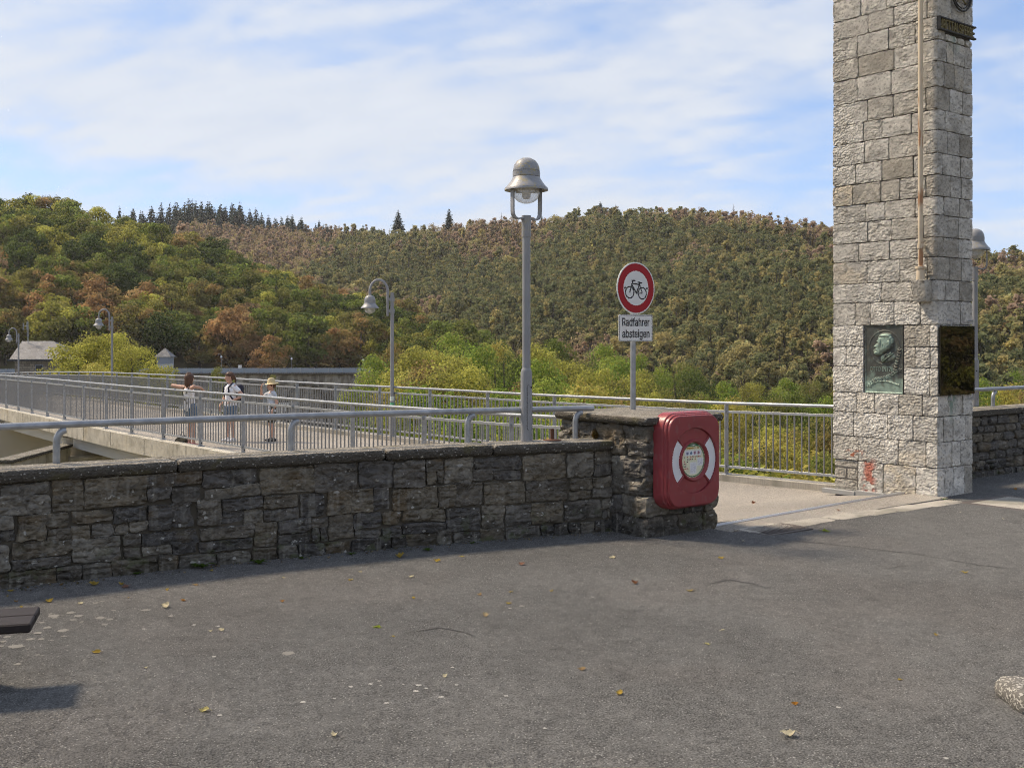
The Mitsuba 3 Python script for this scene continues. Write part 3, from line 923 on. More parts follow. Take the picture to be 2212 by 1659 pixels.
for lev, (z0, z1) in enumerate(zip(Z[:-1], Z[1:])):
    lb = (0.34, 0.15, 0.30, 0.22)[lev % 4] * g.uniform(0.85, 1.2)
    la = (0.16, 0.30, 0.13, 0.24)[lev % 4] * g.uniform(0.85, 1.15)
    blocks = []
    plaque = 4 <= lev <= 6
    band = lev == 20
    if plaque:
        lb, la = g.uniform(0.09, 0.12), g.uniform(0.2, 0.3)
    blocks.append((0, la, 0, lb))
    if plaque:
        segs = split(lb, PLB[0] - 0.012, 1 if lev != 5 else 2, g) + split(PLB[1] + 0.012, TB, 1 if lev != 5 else 2, g)
    elif lev == 0:
        segs = [(lb, 0.80), (0.80, 1.20)]
        zz = [z0, z0 + (z1 - z0) * 0.42, z0 + (z1 - z0) * 0.76, z1]
        for q in range(3):
            cut = [(1.215, TB)] if q != 1 else [(1.215, 1.40), (1.40, TB)]
            for (b0, b1) in cut:
                m = rock(0.012, 0.2, b0 + .006, b1 - .006, zz[q] + .005, zz[q + 1] - .005, res=0.06, amp=0.004, rnd=0.012, seed=900 + k)
                add('stone', xf(m, FT), 'm_tower', parent=tw, smooth=32, uv=(0.1, 0.95)); k += 1
    else:
        n = g.choice([2, 3, 3, 3]) if lb > 0.25 else g.choice([3, 3, 4])
        segs = split(lb, TB, n, g)
    for (b0, b1) in segs:
        blocks.append((0, 0.18, b0, b1))
    if band:
        ra = []
    else:
        ra = split(la, TA, g.choice([2, 2, 3]) if la < 0.22 else 2, g)
    for (a0, a1) in ra:
        blocks.append((a0, a1, 0, 0.18 if a1 < TA - 0.01 else 0.3))
    blocks.append((0.1, TA, TB - 0.2, TB))
    for (a0, a1, b0, b1) in blocks:
        ga = 0.006
        oa, ob = (g.uniform(0, .012) if a0 == 0 else 0), (g.uniform(0, .010) if b0 == 0 else 0)
        zz0, zz1 = z0, z1
        m = rock(a0 - oa + (ga if a0 > 0 else 0), a1 - (ga if a1 < TA - .01 else 0), b0 - ob + (ga if b0 > 0 else 0), b1 - (ga if b1 < TB - .01 else 0), zz0 + ga * .8, zz1 - ga * .8,
                 res=0.030 if lev < 12 else 0.040, amp=0.0065, rnd=0.006, seed=400 + k, freq=20, ridge=0.4)
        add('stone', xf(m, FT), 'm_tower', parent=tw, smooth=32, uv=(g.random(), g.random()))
        k += 1
    if band:   # small stones under the lettering
        zz1 = z0 + 0.10
        for (a0, a1) in ((la, 0.46), (0.47, 0.66), (0.67, TA)):
            m = rock(a0 + .006, a1 - .004, -0.012, 0.2, z0 + .004, zz1 - .004, res=0.045, amp=0.006, rnd=0.016, seed=1000 + k)
            add('stone', xf(m, FT), 'm_tower', parent=tw, smooth=32, uv=(0.8, 0.4)); k += 1
        m = rock(la + .006, TA, 0.02, 0.2, zz1 + .004, z1 - .004, res=0.06, amp=0.004, rnd=0.012, seed=1001)
        add('stone', xf(m, FT), 'm_tower', parent=tw, smooth=32, uv=(0.1, 0.95))
        BANDZ = (zz1, z1)
# corbel that carries the rusty pole
PB0 = 0.175
m = rock(-0.19, 0.05, PB0 - 0.10, PB0 + 0.11, 2.50, 2.79, res=0.04, amp=0.006, rnd=0.015, seed=77)
vv = m.vertices; vv[:, 0] += np.where(vv[:, 0] < -0.05, (2.79 - vv[:, 2]) * 0.22, 0)
add('corbel', xf(m, FT), 'm_tower', parent=tw, smooth=32, uv=(0.2, 0.9))
po = thing('flagpole', 'slim cream pole with rust streaks standing on a corbel of the tower', 'pole')
add('shaft', xf(tube([[-0.11, PB0, 2.95], [-0.11, PB0, 5], [-0.11, PB0, 7.6]], 0.032, 14), FT), 'm_rustpole', parent=po, smooth=60)
add('foot', xf(lathe([(0, 2.79), (0.058, 2.79), (0.053, 2.86), (0.046, 2.93), (0.062, 2.935), (0.062, 2.965), (0.034, 2.97)], 20), FT @ tr(-0.11, PB0, 0)), 'm_rustpole', parent=po, smooth=40)
add('bracket', xf(cat([lathe([(0.034, 3.2), (0.042, 3.2), (0.042, 3.26), (0.034, 3.26)], 16), box(0.03, 0.13, -0.012, 0.012, 3.21, 3.25)]), FT @ tr(-0.11, PB0, 0)), 'm_rustpole', parent=po, smooth=40)

# name band, emblem
sg = thing('name_sign', 'dark bronze letters in a narrow frame wrapped round the tower top', 'sign')
z0, z1 = BANDZ
fr = []
for zz in (z0 + 0.012, z1 - 0.03):
    fr.append(cbox(-0.02, TA + 0.025, -0.05, 0.0, zz, zz + 0.022, 0.004))
fr.append(cbox(TA - 0.002, TA + 0.02, -0.03, 0.05, (z0 + z1) / 2 - 0.012, (z0 + z1) / 2 + 0.012, 0.003))
fr.append(cbox(-0.02, 0.0, -0.05, 0.0, z0 + 0.034, z1 - 0.03, 0.003))
add('frame', xf(cat(fr), FT), 'm_darkmetal', parent=sg)
t = meshkit.text_mesh('URFTTALSPERRE', 0.155, 0.018)
b = t.bounds
hgt = z1 - z0 - 0.068
t.apply_translation(-b[0])
t.apply_scale([(TA - 0.02) / (b[1][0] - b[0][0]), hgt / (b[1][1] - b[0][1]), 1])
t.apply_transform(rot([1, 0, 0], 90))
t.apply_translation((0.005, -0.022, z0 + 0.036))
add('lettering', xf(t, FT), 'm_gold', parent=sg)
em = thing('emblem', 'round wrought bronze emblem with curling lines above the name letters', 'emblem')
ring = []
ez, ea, er = 6.60, 0.50, 0.235
for rr, th in ((er, 0.013), (er - 0.035, 0.008)):
    ring.append(tube([[ea + rr * math.cos(q), -0.05, ez + rr * math.sin(q)] for q in np.linspace(0, 2 * np.pi, 41)], th, 8, False))
add('ring', xf(cat(ring), FT), 'm_darkmetal', parent=em, smooth=60)
cur = []
for kk, (dx, dz) in enumerate(((-.02, .1), (.02, .0), (.0, -.09))):
    cur.append(tube([[ea + dx + x_, -0.045, ez + dz + 0.03 * math.sin(x_ * 24 + kk)] for x_ in np.linspace(-.13 + .03 * abs(kk - 1), .14 - .03 * abs(kk - 1), 15)], 0.010, 6))
for dx in (-.10, -.13):
    cur.append(tube([[ea + dx, -0.05, ez - 0.10], [ea + dx - .01, -0.05, ez + .15]], 0.008, 6))
add('scrollwork', xf(cat(cur), FT), 'm_gold', parent=em, smooth=60)

# dark glass panel on the right face
gp_ = thing('glass_panel', 'black reflecting glass panel on the right face of the tower', 'panel')
z0, z1 = 1.283, 2.192
add('pane', xf(cbox(-0.012, TA - 0.03, -0.055, -0.035, z0, z1, 0.003), FT), 'm_blackglass', parent=gp_)
add('backing', xf(box(0.01, TA - 0.05, -0.034, -0.01, z0 + 0.02, z1 - 0.02), FT), 'm_black', parent=gp_)
for a in (0.22, 0.74):
    for zz in (z0 - 0.065, z1 + 0.07):
        add('pin', xf(cat([tube([[a, 0.02, zz], [a, -0.085, zz]], 0.009, 8), box(a - 0.004, a + 0.004, -0.07, -0.062, min(zz, z0 if zz < z0 else z1), max(zz, z0 if zz < z0 else z1))]), FT), 'm_steel', parent=gp_, smooth=40)

# bronze portrait plaque on the left face
pl = thing('portrait_plaque', 'green bronze relief plaque of a bearded man in profile on the tower', 'plaque')


def relief():
    nx, ny = 110, 176
    X, Y = np.meshgrid(np.linspace(0, 1, nx), np.linspace(0, 1, ny), indexing='xy')  # X to the right as seen, Y up; unit = crop fraction
    # pixel coordinates of the enlarged crop: plaque spans 140..855 x 165..1475
    px, py = 140 + X * 715, 1475 - Y * 1310
    h = np.zeros_like(px)
    bev = np.minimum(np.minimum(px - 140, 855 - px), np.minimum(py - 165, 1475 - py))
    h += 8 * (1 - np.clip((bev - 12) / 14, 0, 1))
    cx, cy, R = 510, 592, 300
    rr = np.hypot((px - cx) / 0.94, (py - cy) / 1.06)
    h -= 26 * (1 - np.clip((rr - R + 18) / 18, 0, 1))
    h += 7 * np.exp(-((rr - R - 6) / 8) ** 2)

    def blob(poly, top, soft):
        P = Polygon(poly)
        import shapely
        pts = shapely.points(px.ravel(), py.ravel())
        d = shapely.distance(pts, P.exterior).reshape(px.shape)
        ins = shapely.contains(P, pts).reshape(px.shape)
        t = np.where(ins, np.clip(d / soft, 0, 1), 0)
        return top * np.sqrt(t * (2 - t)), ins
    head = [(470, 310), (560, 300), (640, 320), (690, 400), (700, 500), (680, 580), (640, 640), (600, 660), (520, 700), (460, 740), (400, 770), (340, 765), (310, 720), (292, 660), (300, 628), (335, 618), (330, 606), (300, 590), (306, 565), (350, 505), (352, 470), (372, 440), (385, 380), (420, 335)]
    hb, ins = blob(head, 62, 90)
    bodyp = [(440, 740), (520, 700), (640, 660), (690, 690), (760, 770), (720, 830), (640, 885), (520, 905), (440, 890), (425, 800)]
    bb, insb = blob(bodyp, 40, 50)
    h = np.where(ins, np.maximum(h, -22 + hb), h)
    h = np.where(insb & ~ins, np.maximum(h, -22 + bb), h)
    G = lambda x, y, sx, sy: np.exp(-((px - x) / sx) ** 2 - ((py - y) / sy) ** 2)
    h += ins * (16 * G(520, 350, 90, 32) - 10 * G(450, 400, 60, 10) - 16 * G(378, 498, 26, 16) + 12 * G(372, 468, 30, 10) + 12 * G(330, 575, 24, 26)
                + 14 * G(350, 632, 34, 10) - 14 * G(372, 655, 22, 8) + 15 * G(510, 560, 26, 50) - 22 * G(512, 560, 11, 30) - 14 * G(470, 520, 14, 60) - 13 * G(590, 640, 60, 18))
    n1 = meshkit.fbm(np.stack([px / 26, py / 44, px * 0], -1), 3, 2) - 0.5
    hair = ins * (sst(560, 620, px) * sst(360, 420, py) + sst(640, 690, py) * 0.8 + np.exp(-((px - 340) / 40) ** 2 - ((py - 700) / 60) ** 2))
    h += 26 * n1 * np.clip(hair, 0, 1)
    for (x0, y0, x1, y1) in ((470, 890, 640, 700), (500, 860, 690, 690), (560, 760, 640, 670)):
        t = np.clip(((px - x0) * (x1 - x0) + (py - y0) * (y1 - y0)) / ((x1 - x0) ** 2 + (y1 - y0) ** 2), 0, 1)
        d = np.hypot(px - x0 - t * (x1 - x0), py - y0 - t * (y1 - y0))
        h += 14 * np.exp(-(d / 9) ** 2) * insb - 8 * np.exp(-((d - 16) / 8) ** 2) * insb

    def leafy(pts, wd, leaf):
        nonlocal h
        p = np.array(pts, float)
        t = np.concatenate([[0], np.cumsum(np.hypot(*np.diff(p, axis=0).T))])
        q = np.linspace(0, t[-1], int(t[-1] / 26))
        Q = np.stack([np.interp(q, t, p[:, 0]), np.interp(q, t, p[:, 1])], -1)
        for k, (x, y) in enumerate(Q):
            h = np.maximum(h, 13 * np.exp(-((px - x) ** 2 + (py - y) ** 2) / 15 ** 2))
            if leaf and k % 2 == 0 and k < len(Q) - 1:
                d = Q[min(k + 1, len(Q) - 1)] - Q[k]; d /= np.hypot(*d) + 1e-9
                for s in (-1, 1):
                    a = s * 0.6
                    e = np.array([d[0] * math.cos(a) - d[1] * math.sin(a), d[0] * math.sin(a) + d[1] * math.cos(a)])
                    lx, ly = x + e[0] * 28, y + e[1] * 28
                    uu, ww = (px - lx) * e[0] + (py - ly) * e[1], -(px - lx) * e[1] + (py - ly) * e[0]
                    h = np.maximum(h, 20 * np.exp(-((uu / 28) ** 2 + (ww / 11) ** 2) * 1.4))
    leafy([(205, 1350), (320, 1225), (470, 1190), (600, 1150), (720, 1060), (820, 1010)], 12, True)
    leafy([(690, 1100), (720, 980), (750, 840), (785, 700), (790, 610)], 10, True)
    leafy([(230, 1320), (380, 1255), (520, 1240), (640, 1265), (770, 1310)], 9, False)
    h += 4 * (meshkit.fbm(np.stack([px / 50, py / 50, px * 0 + 4], -1), 4, 8) - 0.5)
    return X, Y, h


X, Y, hh = relief()
W_, H_ = PLB[1] - PLB[0], PLZ[1] - PLZ[0]
# as seen from outside the left face, the picture's right is towards the corner (b small)
v = np.stack([-hh / 715 * W_ * 1.15 + 0.012, PLB[1] - 0.004 - X * (W_ - 0.008), PLZ[0] + 0.004 + Y * (H_ - 0.008)], -1)
ny, nx = X.shape
i, j = np.meshgrid(np.arange(ny - 1), np.arange(nx - 1), indexing='ij')
q = np.stack([i * nx + j, i * nx + j + 1, (i + 1) * nx + j + 1, (i + 1) * nx + j], -1).reshape(-1, 4)
rm = trimesh.Trimesh(v.reshape(-1, 3), np.vstack([q[:, [0, 1, 2]], q[:, [0, 2, 3]]]), process=False)
add('relief', xf(rm, FT), 'm_bronze', parent=pl, smooth=True, uv=np.stack([np.clip((hh.ravel() + 22) / 70, 0, 1), hh.ravel() * 0], -1))
t = meshkit.text_mesh('OTTO INTZE', 0.05, 0.01)
b = t.bounds
t.apply_translation(-b[0])
t.apply_scale([0.36 / (b[1][0] - b[0][0]), 0.062 / (b[1][1] - b[0][1]), 1])
t.apply_transform(np.array([[0, 0, -1, 0], [-1, 0, 0, 0], [0, 1, 0, 0], [0, 0, 0, 1.0]]))
t.apply_translation((0.018, PLB[1] - 0.085, PLZ[0] + 0.30))
add('lettering', xf(t, FT), 'm_bronze', parent=pl, uv=(0.75, 0))

# ------------------------------------------------------------------ right wall
rw = thing('stone_wall', 'low dark rubble wall running out of the picture right of the tower', 'wall')
RB = 0.78
add('core', xf(box(5.9, 15, RB + 0.03, RB + 0.42, -0.3, 0.86), FC), 'm_mortar', parent=rw)
g = random.Random(31)
for k, (s0, s1, z0, z1) in enumerate(stone_layout(6.05, 9.9, -0.1, 0.86, 45, 0.12, 0.22, 0.14, 0.36)):
    m = rock(s0 + 0.008, s1 - 0.008, RB - g.uniform(0, 0.03), RB + 0.12, z0 + 0.007, z1 - 0.007, res=0.045, amp=0.013, rnd=0.022, seed=1300 + k, freq=11, ridge=0.9, warp=0.03)
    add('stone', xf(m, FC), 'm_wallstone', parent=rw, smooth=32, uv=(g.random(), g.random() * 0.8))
for k, (s0, s1) in enumerate(((6.05, 7.35), (7.35, 8.9), (8.9, 10.6), (10.6, 12.6), (12.6, 15))):
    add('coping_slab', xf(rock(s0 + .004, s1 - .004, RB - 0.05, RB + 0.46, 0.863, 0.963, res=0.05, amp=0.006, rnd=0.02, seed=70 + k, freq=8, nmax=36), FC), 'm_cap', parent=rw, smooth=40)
hr = thing('handrail', 'galvanised pipe handrail above the wall right of the tower', 'handrail')
pth = [ec(a, RB + 0.28, 1.24) for a in np.linspace(6.15, 15, 12)]
pq = [ec(a, RB + 0.28) for a in (8.62, 10.4, 12.2)]
pipe_rail(hr, pth, pq, [E1] * 3, 1.238, 0.031, 0.955)

# ------------------------------------------------------------------ bridge
def off(s):
    q = np.maximum(np.asarray(s, float) - 19, 0)
    return 0.034 * q + 0.00085 * q * q


BS = [0, 1.2, 2, 4.2, 8.6, 13, 20, 28, 35, 41, 50, 64, 80]
BZ = [-0.02, -0.10, -0.16, -0.21, -0.26, -0.28, -0.33, -0.38, -0.46, -0.55, -0.76, -1.16, -1.7]   # base of the railing posts


def bz(s):
    return np.interp(s, BS, BZ)


def bw(a, s, z):
    """a across the bridge (ec frame), s along it."""
    return ec(a + float(off(s)), s, z)


A_NEAR, A_FAR = 1.45, 6.03
S_ = np.concatenate([np.arange(0.3, 2, 0.4), np.arange(2, 80, 1.0)])


def sweep(a0, a1, f0, f1, s_from=0.3, s_to=79.5, step=0.6):
    """A solid strip of the bridge: across a0..a1, from height f0(s) to f1(s)."""
    s = np.arange(s_from, s_to + 1e-6, step)
    v, f = [], []
    for q in s:
        for a, fz in ((a0, f0), (a1, f0), (a1, f1), (a0, f1)):
            v.append(bw(a, q, fz(q)))
    n = len(s)
    for k in range(n - 1):
        for c in range(4):
            i, j = k * 4 + c, k * 4 + (c + 1) % 4
            f += [[i, i + 4, j + 4], [i, j + 4, j]]
    f += [[0, 1, 2], [0, 2, 3], [4 * n - 4, 4 * n - 2, 4 * n - 3], [4 * n - 4, 4 * n - 1, 4 * n - 2]]
    return trimesh.Trimesh(np.array(v), np.array(f), process=False)


deckz = lambda s: float(np.interp(s, [-0.3, 0.3, 1.0, 2.2, 80], [-0.035, -0.045, -0.12, 0, 0])) if s < 2.2 else float(bz(s)) - 0.10


def deckz(s):
    return float(np.interp(s, [-0.3, 0.3, 2.2], [-0.028, -0.045, float(bz(2.2)) - 0.10])) if s < 2.2 else float(bz(s)) - 0.10


br = thing('footbridge', 'curving concrete footbridge with tan deck running from the plaza to the far left', 'bridge')
add('deck', sweep(A_NEAR + 0.1, A_FAR - 0.1, lambda s: deckz(s) - 0.25, deckz, 0.36), 'm_deck', parent=br)
add('kerb', sweep(A_FAR - 0.098, A_FAR + 0.24, lambda s: bz(s) - 0.5, lambda s: bz(s), 1.62), 'm_strip', parent=br)
add('edge_beam', sweep(A_NEAR - 0.2, A_NEAR + 0.098, lambda s: bz(s) - 0.40, lambda s: bz(s), 1.4), 'm_concrete', parent=br)
add('girder', sweep(A_NEAR + 0.12, A_FAR - 0.2, lambda s: bz(s) - 0.78, lambda s: bz(s) - 0.36, 1.4), 'm_girder', parent=br)
bd = []
for s in np.arange(5.0, 75, 2.6):   # joints of the edge beam
    p0, p1 = bw(A_NEAR - 0.206, s, bz(s) - 0.395), bw(A_NEAR - 0.206, s + 0.02, bz(s) - 0.01)
    bd.append(trimesh.Trimesh([p0, bw(A_NEAR - 0.206, s + .015, bz(s) - .395), p1, bw(A_NEAR - 0.206, s, bz(s) - .01)], [[0, 1, 2], [0, 2, 3]], process=False))
add('beam_joint', bd, 'm_darkmetal', parent=br)


def disc_pier(a, s, r, z0, z1):
    return lathe([(0, z1), (r, z1), (r, z0), (0, z0)], 32).apply_transform(np.array([[1, 0, 0, bw(a, s, 0)[0]], [0, 1, 0, bw(a, s, 0)[1]], [0, 0, 1, 0], [0, 0, 0, 1.0]]))


for (s, zt) in ((26.0, -0.80), (39.5, -1.35)):
    p = num(f'{br}__pier'); used.discard(p)
    zt = float(bz(s)) - 0.5
    zb = zt - 0.52
    key = add('pier', [disc_pier(A_NEAR + 0.42, s, 0.5, zb, zt), xf(box(0.45, 4.0, -0.5, 0.5, zb, zt - 0.25), frame(bw(A_NEAR, s, 0)))], 'm_concrete', parent=br, smooth=40)
    if s < 30:
        add('wall', xf(cbox(-0.12, 4.2, -0.75, 0.75, -9, zb, 0.04), frame(bw(A_NEAR, s, 0))), 'm_concrete', parent=key)
# crossbeam over the water further along and a wing wall
s = 36.5
key = add('crossbeam', xf(cbox(-1.9, 5.0, -0.55, 0.55, -2.45, -1.02, 0.05), frame(bw(A_NEAR, s, 0))), 'm_girder', parent=br)
ww = thing('wing_wall', 'weathered sloping concrete wing wall beside the first bridge pier', 'wall')
pA, pB = bw(A_NEAR - 0.12, 25.6, 0)[:2], np.array([-12.9, 28.2])
d = (pB - pA) / np.linalg.norm(pB - pA)
M = frame(pA, d, np.array([-d[1], d[0]]))
L = float(np.linalg.norm(pB - pA))
wm = box(0, L, -0.17, 0.17, -9, -1.12)
vv = wm.vertices; vv[:, 2] += np.where((vv[:, 2] > -5) & (vv[:, 0] > 1), -0.02, 0)
add('body', xf(wm, M), 'm_concrete', parent=ww)
wm = cbox(-0.02, L + 0.05, -0.24, 0.24, -1.118, -1.03, 0.01)
vv = wm.vertices
add('coping', xf(wm, M), 'm_cap', parent=ww)

# threshold strip, joint rails and drain
strip = []
g = random.Random(2)
a = 1.12
k = 0
while a < 5.2:
    wd = min(g.uniform(0.55, 0.75), 5.24 - a)
    z_ = float(plaza_z(*ec(a, -0.3)[:2])) + 0.004
    add('kerb_stone', xf(rock(a + .004, a + wd - .004, -0.46, -0.16, -0.12, z_, res=0.08, amp=0.002, rnd=0.012, seed=k), FC), 'm_strip', parent='plaza', smooth=40, kind=None)
    a += wd; k += 1
add('threshold', xf(box(1.1, 5.3, -0.155, 0.36, -0.2, -0.034), FC), 'm_deck', kind='structure')
ej = thing('expansion_joint', 'twin steel rails of the expansion joint across the bridge entrance', 'joint')
MJ = frame(ec(1.1, 0.16), (ec(5.1, 0.42) - ec(1.1, 0.16))[:2] / np.linalg.norm((ec(5.1, 0.42) - ec(1.1, 0.16))[:2]), None or np.array([0, 1]))
dj = MJ[:2, 0]; MJ[:2, 1] = [-dj[1], dj[0]]
for q in (0, 0.045):
    add('rail', xf(cbox(0, 4.15, q, q + 0.022, -0.2, -0.022, 0.003), MJ), 'm_steel', parent=ej)
add('seal', xf(box(0, 4.15, 0.023, 0.044, -0.2, -0.036), MJ), 'm_black', parent=ej)
dg = thing('drain_grate', 'cast iron drain grate with curved slots beside the pillar foot', 'grate')
FD = frame(ec(1.50, -0.42, float(plaza_z(*ec(1.50, -0.42)[:2])) + 0.006))
add('tray', xf(box(-0.34, 0.34, -0.2, 0.2, -0.06, -0.004), FD), 'm_black', parent=dg)
fr = [cbox(-0.36, 0.36, s_ * 0.2 - 0.02, s_ * 0.2 + 0.02, -0.05, 0.008, 0.003) for s_ in (-1, 1)] + [cbox(s_ * 0.35 - 0.02, s_ * 0.35 + 0.02, -0.18, 0.18, -0.05, 0.0075, 0.003) for s_ in (-1, 1)]
add('frame', xf(cat(fr), FD), 'm_iron', parent=dg)
for q in np.linspace(-0.30, 0.30, 11):
    pts = [[q + 0.05 * math.cos(y * 6), y, 0.002] for y in np.linspace(-0.18, 0.18, 7)]
    mm = tube(pts, 0.014, 6)
    add('bar', xf(mm, FD), 'm_iron', parent=dg, smooth=50)
mh = thing('manhole_cover', 'pale concrete cover set in an iron frame at the right edge of the asphalt', 'cover')
gx, gy = ground_pt(2190, 1087, -0.05)
FM = frame((gx, gy, -0.05))
zc = float(plaza_z(np.array([gx]), np.array([gy]))[0])
FM[2, 3] = zc
add('frame', xf(cat([cbox(-0.5, 0.62, -0.46, -0.36, -0.05, 0.006, 0.002), cbox(-0.5, 0.62, 0.36, 0.46, -0.05, 0.006, 0.002), cbox(-0.5, -0.4, -0.36, 0.36, -0.05, 0.0055, 0.002), cbox(0.52, 0.62, -0.36, 0.36, -0.05, 0.0055, 0.002)]), FM), 'm_iron', parent=mh)
add('cover', xf(cbox(-0.39, 0.51, -0.35, 0.35, -0.05, 0.006, 0.003), FM), 'm_strip', parent=mh)
ms = thing('metal_flashing', 'grey sheet metal strip at the foot of the tower beside the bridge', 'strip')
for q, (b0, b1) in enumerate(((0.75, 1.2), (1.21, 1.75))):
    add('sheet', xf(cbox(-0.07 - 0.01 * q, -0.005, b0, b1, -0.16, -0.075 - 0.02 * q, 0.004), FT), 'm_sheet', parent=ms)


plain('m_sheet', (0.30, 0.30, 0.29), 0.6)
# railings
def railing(label, a, s0, n, ds, side, near_bars):
    key = thing('bridge_railing', label, 'railing', None)
    ss = s0 + ds * np.arange(n)
    fine = np.concatenate([np.linspace(ss[i], ss[i + 1], 3)[:-1] for i in range(n - 1)] + [[ss[-1]]])
    add('top_rail', tube([bw(a, s, bz(s) + 1.175) for s in fine], 0.027, 10), 'm_galv', parent=key, smooth=60)
    for nm, zz in (('middle_rail', 1.035), ('bottom_rail', 0.135)):
        ms_ = []
        for s1, s2 in zip(ss[:-1], ss[1:]):
            p, q = bw(a, s1, bz(s1) + zz), bw(a, s2, bz(s2) + zz)
            d = q - p; l = np.linalg.norm(d)
            x = d / l; y = np.array([-x[1], x[0], 0]); y /= np.linalg.norm(y); z = np.cross(x, y)
            M = np.eye(4); M[:3, 0], M[:3, 1], M[:3, 2], M[:3, 3] = x, y, z, p
            ms_.append(xf(cbox(0, l, -0.011, 0.011, -0.02, 0.02, 0.002), M))
        add(nm, ms_, 'm_galv', parent=key)
    for i, s in enumerate(ss):
        M = frame(bw(a, s, bz(s)))
        m = [cbox(-0.042, 0.042, -0.009, 0.009, 0, 1.155, 0.002)]
        if i < 14:
            m.append(cbox(-0.075, 0.075, -0.05, 0.05, 0.0, 0.012, 0.002))
        pk = add('post', xf(cat(m), M), 'm_galv', parent=key)
        if i < 12:
            add('bolt', xf(cat([tube([[0.02, -0.03, 0.07], [0.02, 0.02, 0.07]], 0.012, 6)]), M), 'm_darkmetal', parent=pk)
    rest, cnt = [], 0
    nb = 15
    for i in range(n - 1):
        for q in range(1, nb + 1):
            s = ss[i] + ds * q / (nb + 1)
            M = frame(bw(a, s, bz(s)))
            m = xf(box(-0.0125, 0.0125, -0.005, 0.005, 0.152, 1.018), M)
            if cnt < near_bars:
                add('bar', m, 'm_bar', parent=key)
            else:
                rest.append(m)
            cnt += 1
    if rest:
        add('bars', rest, 'm_bar', parent=key, kind='stuff')
    return key, ss


railing('far bridge railing of galvanised bars ending against the tower', A_FAR, 2.03, 36, 2.2, 1, 150)
railing('near bridge railing of galvanised bars running out of the picture left', A_NEAR, 1.9, 30, 2.2, -1, 150)


# ------------------------------------------------------------------ lamps
def ring_cyl(r, z0, z1, n=28):
    return lathe([(0, z0), (r, z0), (r, z1), (0, z1)], n)


def bell(key, M, r, mat_uv, hood='hood'):
    """Lamp head: dome, band, flared skirt, clear bowl. r = skirt radius, origin at skirt rim, z up."""
    k = r / 0.226
    dome = [(0, .335), (.05, .328), (.095, .303), (.125, .265), (.138, .220), (.140, .196)]
    add('dome', xf(lathe([(a * k, b * k) for a, b in dome]), M), 'm_lamp', parent=key, smooth=50, uv=(mat_uv, 0))
    add('band', xf(lathe([(a * k, b * k) for a, b in ((.136, .196), (.136, .190), (.143, .188), (.143, .136), (.136, .132))]), M), 'm_lamp', parent=key, smooth=40, uv=(mat_uv, 0))
    sk = [(.142, .131), (.152, .110), (.170, .080), (.196, .046), (.226, .015), (.229, -.008), (.220, -.008), (.19, .018), (.13, .05), (0.0, .05)]
    add(hood, xf(lathe([(a * k, b * k) for a, b in sk], 36), M), 'm_lamp', parent=key, smooth=40, uv=(mat_uv, 0))
    g_ = [(.134, .04), (.134, -.045)] + [(.134 * math.cos(t), -.045 - .10 * math.sin(t)) for t in np.linspace(0.15, math.pi / 2, 10)]
    g_ = [(a * (1 + 0.012 * (i % 2)), b) for i, (a, b) in enumerate(g_)]
    add('bowl', xf(lathe([(max(a, 0) * k, b * k) for a, b in g_], 32), M), 'm_globe', parent=key, smooth=50)
    ins = [(.10, .045), (.085, -.01), (.045, -.02), (.045, -.075), (.03, -.095), (0, -.1)]
    add('lamp_bulb', xf(lathe([(a * k, b * k) for a, b in ins], 20), M), 'm_white', parent=key, smooth=50)


